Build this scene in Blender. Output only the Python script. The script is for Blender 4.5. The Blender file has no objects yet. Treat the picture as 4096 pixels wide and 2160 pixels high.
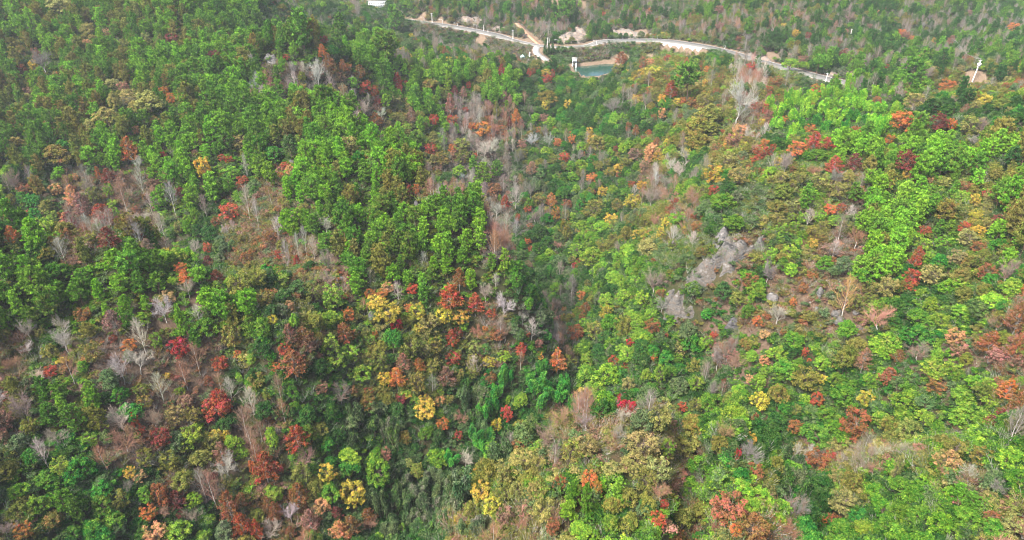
import bpy, math, numpy as np
from math import radians
S=bpy.context.scene
# ---------------------------------------------------------------- camera
F=2770.0; CAMZ=150.0
cd=bpy.data.cameras.new('camera'); cam=bpy.data.objects.new('camera',cd); S.collection.objects.link(cam)
cam.location=(0,0,CAMZ); cam.rotation_euler=(radians(60),0,0)
cd.sensor_width=36; cd.lens=36*F/4096; cd.clip_start=1; cd.clip_end=6000
S.camera=cam
# ---------------------------------------------------------------- sky, sun, exposure
SUN_EL,SUN_AZ=54,-132      # degrees; azimuth from +Y, positive to the right
w=bpy.data.worlds.new('World'); S.world=w; w.use_nodes=True
nt=w.node_tree; nt.nodes.clear()
sky=nt.nodes.new('ShaderNodeTexSky'); sky.sky_type='NISHITA'; sky.sun_disc=False
sky.sun_elevation=radians(SUN_EL); sky.sun_rotation=radians(SUN_AZ); sky.dust_density=6; sky.air_density=.7; sky.ozone_density=.3
bg=nt.nodes.new('ShaderNodeBackground'); bg.inputs[1].default_value=0.07
wo=nt.nodes.new('ShaderNodeOutputWorld'); nt.links.new(sky.outputs[0],bg.inputs[0]); nt.links.new(bg.outputs[0],wo.inputs[0])
sd=bpy.data.lights.new('sun','SUN'); sun=bpy.data.objects.new('sun',sd); S.collection.objects.link(sun)
sd.energy=1.5; sd.angle=radians(16); sd.color=(1,.96,.89)
sun.rotation_euler=(radians(90-SUN_EL),0,radians(180-SUN_AZ)) ; sun.location=(0,0,400)
S.view_settings.view_transform='Standard'; S.view_settings.look='None'; S.view_settings.gamma=1
S.view_settings.exposure=2.75
S.render.engine='CYCLES'
S.cycles.filter_width=1.1; S.cycles.max_bounces=6; S.cycles.transparent_max_bounces=4; S.cycles.volume_bounces=0
rng=np.random.default_rng(7)
# ---------------------------------------------------------------- survey of the place
HERO_BIG={  # tile column,row (1024 x 540 px tiles of the survey) : crowns as "x y width height KindColour"
(0,0):"600 60 240 150 Bk,250 90 150 120 Bo,60 180 90 90 Bo,130 420 130 90 Bo,910 290 140 130 Bk,890 430 90 60 At,1100 330 80 90 At,1250 430 100 90 Bk,1490 390 100 120 Ak,1740 410 150 100 Am,395 550 70 120 Ap,375 660 90 120 Ay,240 700 110 110 Am,480 650 190 220 Nv,580 750 60 60 An,2170 570 140 80 Am,240 510 90 120 Bo,1170 860 170 130 Bk,1270 880 120 100 Ap,1330 970 200 150 Bk,1190 1020 110 200 Bk,1330 1060 160 150 Nv,1550 1020 280 190 Bk,1400 1070 140 140 Bk,1670 920 100 80 An,1740 990 80 110 An,1660 980 90 110 Pg,1120 1170 220 200 Bk,940 1280 130 180 Bk,290 980 120 100 Bk,1050 880 100 150 Pl,1390 1310 70 90 At,1560 1200 100 90 Bk,40 1060 120 200 Bo,300 920 100 50 Ap",
(1,0):"270 90 100 100 Bo,180 40 40 50 Ar,690 400 90 80 Ar,800 420 60 60 Ar,680 540 110 150 Cn,740 620 130 160 Cb,880 660 100 140 Cb,930 700 90 90 An,1050 740 130 130 Cb,780 690 130 120 Cb,310 590 80 70 Ar,230 740 130 150 Pg,490 710 90 160 Nw,640 780 180 260 Nw,480 790 110 110 Bo,580 780 70 90 Ap,480 860 90 80 Ak,860 790 100 100 Ap,1120 850 90 100 Ar,1190 910 110 120 Ar,1080 900 80 100 Ar,1230 1010 90 90 Cm,880 880 90 70 At,1430 820 100 170 Cr,1450 890 60 90 Ar,1510 820 40 30 Ar,1570 1180 110 170 Cp,1210 1210 130 130 Cb,1000 1010 120 200 Nw,1090 1100 140 160 Nw,1280 1170 110 120 Nw,2000 920 80 110 Cm,1960 1060 110 220 Cp,2090 940 80 130 Cp,2110 1110 60 60 Ar,1900 950 120 130 Ao,1790 1210 100 120 Ar,1970 1220 130 70 Ar,2180 1280 90 80 An,2300 1310 170 90 An,2420 1120 90 180 Co,2470 720 80 130 Cr,2140 860 50 80 Ar,2250 580 40 40 Ar,1950 500 50 60 Ar,1950 740 30 30 Ar,2220 900 90 80 Bk,2240 800 90 70 Bk,1730 780 130 170 Bl,1730 870 180 130 Bo,2470 1310 120 90 Ab,325 1020 45 45 Ar,690 1270 120 170 Pl,2550 1230 50 120 Cm,1600 550 70 60 Al,500 300 300 100 Pg,1300 480 260 200 Pg,880 290 260 140 Pg,1400 190 220 170 Pg",
(2,0):"40 1190 100 170 Cn,90 1250 80 120 Cp,170 740 60 110 Cr,350 800 110 60 Ar,410 750 50 90 Ar,340 740 100 60 Ay,290 890 90 50 Bl,340 1070 80 110 Ay,380 980 180 110 Bo,320 1190 100 70 Ap,270 1310 70 70 An,390 1230 130 80 Bl,590 1340 50 40 An,1090 600 120 140 Cb,1050 700 120 110 Ao,1120 590 80 80 Ab,1310 640 80 130 Ab,1380 630 90 90 At,1560 590 90 80 Ar,1470 640 90 80 Bo,1750 620 45 80 Cn,1840 630 90 60 Al,1960 700 80 60 An,1410 720 150 80 Ay,1290 730 90 60 Ay,2400 680 110 80 Ar,1550 860 110 110 Ao,1590 910 130 190 Cr,1380 920 90 90 Ab,1760 810 270 150 Pg,1710 1020 60 80 An,1080 850 50 50 Al,1340 1030 120 170 Nv,1020 1080 160 160 Nv,1500 1150 80 110 At,2230 1060 300 420 Nw,2310 1180 160 140 Nw,2410 1060 90 110 Ar,2330 960 70 90 Ap,2530 1100 60 120 Ar,1930 1010 170 150 Ao,1990 1150 250 200 Bo,1850 1280 260 180 Bo,2000 1290 180 130 Bo,2280 1310 150 100 At,2120 1330 60 50 Ar,2500 1240 80 80 Ay,2430 1290 100 60 Ao,1370 1330 60 60 An,1240 1310 80 120 Cb,1160 1280 60 110 Ab,1100 1180 100 100 Bl,780 1320 90 70 Ay,520 110 200 110 Pg,680 50 50 70 Al,920 140 50 40 Ar,1390 100 50 35 An,2080 100 90 40 Ap,2400 120 80 80 Bg,2080 260 90 60 Ap,2370 260 140 120 Pg,2270 390 60 60 Am,1510 340 40 30 Ay,330 490 40 90 Pd,370 490 40 90 Pd,405 490 40 90 Pd",
(3,0):"270 340 90 60 Ay,390 360 60 70 Am,150 260 60 30 Ay,320 80 120 80 Nv,800 190 110 90 Nv,1110 120 40 30 At,1330 330 80 70 An,1430 390 60 60 An,1370 360 90 50 Ap,1660 410 50 60 Ay,1820 420 100 90 Cp,1680 450 60 50 Ap,2440 280 100 70 An,2350 480 50 50 Ap,2020 130 60 50 Ap,720 450 50 70 Am,780 520 60 60 Ap,740 540 70 60 Am,440 460 50 40 Ap,340 600 100 70 Ap,1190 670 50 50 Ar,1150 560 30 30 Ac,1600 650 110 90 Bl,1390 720 250 180 Pg,1280 760 130 110 Pg,1490 780 130 110 Pg,570 600 160 140 Pg,480 640 130 110 Pg,880 630 160 130 Pg,800 590 120 110 Pg,210 640 150 70 Bl,350 660 110 80 Bl,810 860 60 80 Ab,480 920 160 90 An,100 980 70 60 Ab,300 960 70 80 Cb,230 920 80 80 Ao,60 830 130 100 Ab,1380 890 90 90 Ak,1410 910 70 90 An,1540 910 120 120 An,1770 860 150 120 An,1900 900 160 220 Pd,1960 990 150 180 Pd,2340 920 100 70 Bo,1430 1020 190 130 Ak,1960 1110 90 130 Cp,1310 1220 240 220 An,1660 1240 200 140 Am,1810 1250 90 130 An,1990 1250 220 160 Ak,870 1320 110 70 Ar,410 1300 110 90 An,150 1210 80 90 An,1080 1010 90 50 Ab,1640 1060 200 160 Bd,1560 1120 150 120 Bd,2480 1230 180 200 Bd,2330 1050 160 130 Bo,2180 1100 130 120 Bd,2570 1000 50 80 Ar,100 1150 120 110 Mg,200 1080 120 110 Mg,330 1040 120 110 Mg,450 990 120 110 Mg,570 950 110 100 Mg,690 940 110 100 Mg,820 960 110 100 Mg,930 970 110 90 Mg,1060 940 100 80 Mg,1200 930 100 70 Mg,1110 1090 110 100 Mg,990 1080 110 110 Mg,860 1060 120 110 Mg,740 1040 120 110 Mg,620 1060 120 110 Mg,500 1100 120 110 Mg,380 1150 120 110 Mg,250 1180 110 100 Mg,60 1260 110 100 Mg,470 1220 120 120 Me,600 1190 120 110 Mg,720 1160 110 110 Mg,850 1180 110 110 Me,550 1290 100 90 Me,680 1230 80 110 Mg,760 1270 90 100 Me,880 1190 80 120 Mg,960 1200 100 110 Me,330 1260 100 90 Me",
(0,1):"180 80 140 80 Bk,650 110 160 130 Be,600 200 260 180 Bo,430 520 160 200 Po,830 130 200 250 Po,1340 150 180 280 Cn,1670 230 80 110 Ar,1980 190 60 80 Ap,2090 330 160 220 Ay,2320 250 90 50 Ar,2250 240 80 60 Ar,2350 370 160 110 Al,2450 450 110 50 Ar,2410 530 110 90 Ab,2030 570 50 70 Ay,2420 70 150 120 Ak,2190 520 260 280 PG,1010 380 70 150 Cn,1120 430 150 160 Cm,780 420 50 90 At,600 560 130 120 At,770 620 140 250 Ct,1270 470 150 130 Cp,1290 640 180 300 Np,1460 490 130 260 Nw,1770 650 170 300 Nw,1830 570 110 120 Am,980 600 130 170 Ao,1130 570 90 130 Al,1150 690 90 100 Al,1200 800 70 110 Al,860 700 160 260 Cp,690 850 110 160 Ct,760 900 160 250 Cm,1080 830 240 180 Cr,1130 1060 210 210 Cm,1400 780 140 160 Cp,1460 870 200 180 Nw,930 930 130 250 Nw,1670 930 130 270 Nw,1370 950 150 130 Ay,1980 1130 130 150 Nw,2110 1130 100 110 Ar,2330 770 190 150 Ar,2200 860 110 110 Ab,2520 690 200 320 Nw,2290 970 90 130 Nw,2360 940 100 150 Nw,2460 1030 110 90 Ao,2500 330 90 230 Nw,90 740 100 150 Ao,110 940 70 140 Cn,170 1030 130 200 Cn,560 830 110 130 Al,520 960 200 130 Bl,680 1200 160 260 Nw,1830 1330 120 60 An,2010 1330 80 60 Bl,2120 1290 150 140 Cm,1790 1170 150 150 Ao,1820 930 80 130 Ak,1500 1110 130 130 Cp,1360 1120 180 200 PG,1200 1270 220 180 PG,900 1180 200 250 Po,1400 1290 250 150 Pg,100 1290 240 130 PG",
(1,1):"200 190 210 190 Be,370 100 180 230 Bd,1040 220 110 130 Be,960 110 200 100 Ak,300 310 90 60 Ar,370 350 120 90 At,250 400 60 60 An,570 330 50 50 An,1120 210 60 40 An,1180 220 40 40 Ar,800 120 160 180 PG,740 230 140 180 PG,650 420 200 200 PG,830 480 170 220 Pg,1240 230 160 170 PG,1100 380 200 190 Pg,1230 400 150 200 PG,1400 180 140 180 PG,1460 360 170 260 Pg,1230 570 130 200 PG,1240 690 150 150 PG,750 680 150 220 Pg,960 640 150 220 Po,1060 780 170 150 PG,1500 800 180 170 PG,1700 740 120 150 PG,1800 700 200 180 Pg,1900 620 150 200 Pg,1300 880 180 170 PG,1700 900 180 150 PG,1880 960 150 200 PG,2250 850 200 200 PG,2120 1050 170 200 PG,2260 1010 200 200 PG,360 880 180 250 PG,600 880 180 200 Pg,1000 1020 180 210 Pg,1300 1180 180 180 PG,1480 980 140 160 Pg,1790 1290 150 170 PG,2500 1240 120 220 Pl,2370 1270 150 120 Pg,1700 1270 120 200 Nw,720 930 150 170 Nw,340 1230 110 300 Nw,440 1130 110 250 Nw,590 1130 120 220 Nw,510 1060 90 350 Nw,1040 900 80 90 Nw,30 780 110 260 Nw,250 1210 100 110 Ar,420 1260 80 120 Cr,90 1130 90 80 At,120 1260 80 60 Al,310 690 80 120 Ak,490 720 100 60 Ak,1620 540 70 110 An,2050 360 120 140 Bl,1820 480 110 140 PG,1940 430 170 170 Bd,2010 570 180 180 Be,1870 590 110 160 Nw,2070 450 90 120 Nw,2170 600 160 200 PG,2290 400 200 150 Pg,2190 300 150 150 Pg,2420 350 120 160 Pg,1770 150 130 130 Ar,1880 250 160 150 Ao,1980 130 90 100 An,2070 100 160 150 Ak,2090 220 160 120 Ao,1990 210 60 110 Ap,2200 220 60 80 Ar,2380 150 200 200 Nw,2300 190 160 180 Nw,2230 120 120 180 Nv,2400 540 140 140 Ab,2510 690 110 160 Cr,2450 640 60 70 Pl,2290 700 100 160 Ak,2290 750 120 110 Ap,2420 760 150 180 Nw,1700 380 170 120 Nv,2490 500 120 200 Nv,2520 900 120 200 Nw,560 1310 130 100 Bd",
(2,1):"40 650 170 250 Nw,40 960 130 200 Nw,60 250 120 170 Nv,200 60 130 120 Nw,370 70 110 140 Nw,100 90 100 90 Ap,90 180 130 100 Ao,200 340 130 110 Cp,460 80 90 90 An,600 50 80 100 An,530 220 110 80 Ar,410 250 120 110 Ao,520 310 90 70 Ao,690 290 130 100 Bl,610 420 120 110 Bg,800 430 110 70 An,900 570 110 60 Ay,390 660 110 160 Cn,440 790 90 140 An,270 650 140 160 Ao,550 690 100 90 Ab,160 750 90 50 Ar,60 830 50 90 Ar,160 1060 70 70 An,185 1150 50 60 Ar,180 910 70 40 Ab,270 980 200 150 Bd,180 1010 130 110 Bd,330 1080 150 110 Bd,280 1130 150 100 Bd,530 930 130 160 Ao,560 1000 100 110 Ao,1300 510 110 80 Ay,1200 670 170 150 Ay,980 850 140 90 Ay,820 740 200 170 Ao,1060 700 120 130 Ao,1010 900 130 120 Ao,910 920 180 110 Bl,900 1090 130 120 Ao,1130 1000 150 180 Bo,1270 880 100 130 Ao,1490 1000 110 130 Ay,1330 1050 50 50 Ar,1720 960 60 80 Ay,1660 850 180 130 Al,1830 820 80 70 Ar,1850 930 120 70 Ab,1430 880 140 150 Np,1540 620 140 150 Np,1640 690 110 110 Ar,1580 760 110 90 Ar,1820 640 200 170 Np,2020 560 120 110 Ar,2010 400 200 190 Ay,2090 450 90 70 Ay,2150 260 200 170 Ak,2230 60 180 130 Ap,2040 130 110 100 Ab,2100 140 60 40 An,2490 180 150 150 Ar,2430 250 90 90 Ar,2530 90 90 90 An,1850 60 230 160 Bo,1740 190 80 110 Ay,1730 240 190 150 Nw,1680 370 160 150 Nw,1450 80 90 100 Cb,1400 160 160 120 At,1330 330 110 150 Ap,1370 230 120 110 At,1460 220 100 60 Ay,1230 200 140 100 Ap,1150 260 140 100 Ao,1070 340 110 60 Ay,980 370 110 90 Ao,1040 150 70 70 Am,850 80 200 140 Bo,1100 470 100 80 Bg,1200 500 80 50 Ar,1390 650 200 220 Nv,1530 500 180 140 Nv,2270 400 200 150 Ak,2400 430 80 110 Al,2110 660 230 160 Bg,2230 890 200 180 Bg,1370 1130 230 150 Bk,800 1220 230 200 Bl,600 1260 80 90 Ao,670 1260 60 40 Ar,635 1320 70 40 Ac,460 1130 110 110 Np,170 1320 100 60 Np,1060 1150 140 100 Nv,1420 1270 70 50 Ar,640 1150 150 80 Al,760 1110 100 60 Al,700 900 130 90 Bl,610 820 90 90 Bl",
(3,1):"440 70 180 130 Cr,600 90 140 80 Ar,270 140 180 120 An,20 150 80 130 Ar,640 310 180 150 Cr,840 290 170 160 Cm,1370 270 250 190 Am,1370 390 80 120 Ay,1420 440 80 90 Ab,990 300 150 190 Bo,790 410 120 150 Bk,660 450 170 160 Nv,450 380 150 110 Np,500 480 190 160 Ak,680 560 180 150 Ak,350 600 190 230 Pg,120 570 200 180 Bo,290 430 140 100 Ao,220 700 130 100 Ak,600 760 120 90 An,720 720 90 60 Ar,650 850 130 110 Al,510 820 110 120 Al,250 920 110 100 Al,220 820 90 80 Al,340 830 120 100 Al,380 850 120 200 Nw,120 950 120 120 Al,300 1080 70 100 Bl,380 1130 60 60 Bl,860 1060 180 220 Np,700 950 160 250 Nv,900 1310 180 120 PG,1080 500 190 190 PG,1000 620 180 180 PG,1130 660 170 180 PG,1250 770 180 220 Pg,1480 530 180 170 PG,1490 660 170 170 PG,1270 600 90 180 Pl,1340 50 130 110 Bl,1580 120 180 160 PG,1710 160 180 160 PG,1195 50 100 110 An,1700 760 180 230 Po,1830 730 150 150 Ak,1750 460 130 90 Ak,1610 470 70 50 At,2170 590 80 90 Ar,2520 360 110 110 Bl,1950 930 120 120 Ar,1960 1040 180 180 Ak,2040 660 100 140 Ay,1550 960 120 80 Ar,1450 1230 120 240 Cr,1520 1200 90 90 Ar,1540 1090 150 130 Al,1750 1080 160 110 Al,1620 1220 120 110 Al,1880 1230 180 150 Ak,2280 1100 150 170 Be,2060 300 200 180 Pg,2400 230 180 180 Pd,2400 450 160 120 Po,2280 850 110 120 Am,1010 800 200 200 Po,1080 1100 190 190 Po,1360 1040 120 200 PG,550 1280 180 160 Bg,850 80 180 150 PG,980 90 170 150 PG,480 200 170 130 Bg,370 220 130 110 Bg,2030 80 130 90 Nv,2330 1200 180 160 Po,2540 1230 90 180 Bd",
(0,2):"1180 520 220 260 Cp,1150 690 90 70 Am,860 430 160 100 Ab,880 470 60 50 Ac,1320 740 140 120 An,1620 730 120 160 Al,1830 760 200 210 Ac,1710 270 150 80 At,1680 430 200 240 Nw,1870 480 130 280 PG,2020 450 150 230 Nw,1470 650 220 350 Nw,1440 500 180 110 Bl,1500 320 140 160 PG,1310 370 150 200 PG,1910 200 180 120 Nv,2060 100 180 200 Pl,1880 70 140 130 Cn,2200 70 140 130 Cm,2440 130 250 190 Ao,2150 330 230 200 PG,2130 590 230 220 Bg,2420 340 170 170 PG,2380 670 200 260 Ao,2240 960 160 110 Ar,2410 860 90 60 An,2010 870 160 300 Np,1890 1050 190 300 Np,1420 930 230 260 Nw,1270 1040 220 280 Nw,1150 900 130 100 Np,1650 1180 200 300 Nw,1430 1210 150 120 Ao,1840 1210 110 90 Bl,1700 1090 70 60 Ay,2220 1300 230 170 Cr,2120 1140 110 130 Cb,2240 1160 110 200 Np,2340 1190 180 260 Nw,2420 1100 80 110 Bl,550 820 140 170 Bo,690 720 220 250 Nw,640 560 150 200 Nw,330 640 180 220 Nw,330 820 150 120 Nw,990 850 180 220 Ao,870 970 130 130 Bg,760 1000 200 320 Np,540 1020 130 90 Ar,430 1089 150 140 Nw,180 980 200 200 Np,500 1210 230 180 Pg,650 1230 200 160 Pg,230 1200 170 220 Po,960 1230 130 170 Pl,1080 1270 130 150 Bd,1250 1270 170 180 Be,110 230 200 220 Pg,60 500 210 260 Pg,250 350 190 240 PG,370 500 180 220 Pg,640 200 200 220 Pg,860 240 190 240 Pg,1050 220 180 220 PG,1250 120 200 200 PG,1450 120 210 200 Pg,1620 130 190 180 Pg,1090 380 130 150 PG,900 90 190 170 Pg,120 680 100 160 Ao,450 650 100 120 Ao,1750 110 110 100 Bl",
(1,2):"260 110 190 160 Al,800 270 230 250 Al,600 220 170 200 Ao,450 170 220 200 Bs,720 110 160 160 Nv,750 500 230 190 Bl,410 500 100 170 Bl,340 350 120 100 At,110 270 190 170 Ao,1160 90 140 200 Nw,1330 160 120 110 At,1160 240 110 90 An,1280 230 120 90 An,1220 310 180 130 Ay,1330 420 250 160 Ay,1440 240 130 230 Nw,1090 370 110 160 Np,940 460 120 150 An,1580 190 110 120 Ar,1700 240 180 230 Pg,1540 60 120 150 PG,1680 110 110 150 PG,1780 60 150 130 Pg,1620 400 190 150 Ay,1540 370 90 90 An,1960 290 250 280 Cq,2050 120 140 230 Cb,2210 370 160 230 Cr,2170 100 150 200 PG,2310 230 150 200 Nw,2480 400 200 260 Nw,2370 450 110 100 Ar,2410 110 100 160 Nw,1420 560 120 100 Ac,1450 580 70 60 An,1380 690 200 240 Be,1350 880 130 110 Bd,900 630 210 210 Cb,490 650 190 200 Cb,530 770 180 140 Cp,400 930 260 250 Cb,320 830 130 130 Ar,210 970 100 90 An,760 760 190 190 Al,830 880 190 180 Al,960 830 190 180 Al,1050 1020 210 160 Bl,1260 940 170 190 Ao,1120 640 100 130 Ao,1160 700 110 90 Al,1210 660 60 80 An,1300 1080 130 140 Ay,1430 1110 190 230 Cn,1450 1280 130 80 Am,1490 940 170 210 Cp,1640 970 140 120 Cn,1630 1130 170 220 Ao,1570 780 230 210 Ao,1750 560 220 180 Ak,1890 480 180 140 Ay,2060 490 180 150 Ay,1970 700 150 200 Cr,2030 630 100 130 Am,1990 880 160 130 Ar,1800 760 160 170 Ao,1920 1060 190 230 Cp,2200 780 150 120 Ak,2490 860 140 110 Al,2350 930 130 100 Ay,2360 1090 130 90 Ab,1850 1210 90 80 Al,660 1180 140 130 Ap,860 1240 210 230 Nv,260 1200 130 300 Np,120 1220 120 120 Bo,2310 600 60 40 An,100 550 190 220 Bg,190 520 110 100 Ay,80 750 210 210 Bd,650 930 160 150 Bd,1700 1330 150 60 Ay,1850 1300 110 100 At,380 1250 130 150 Bg,2540 1310 70 100 Bl,2220 640 150 150 Np"}
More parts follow.
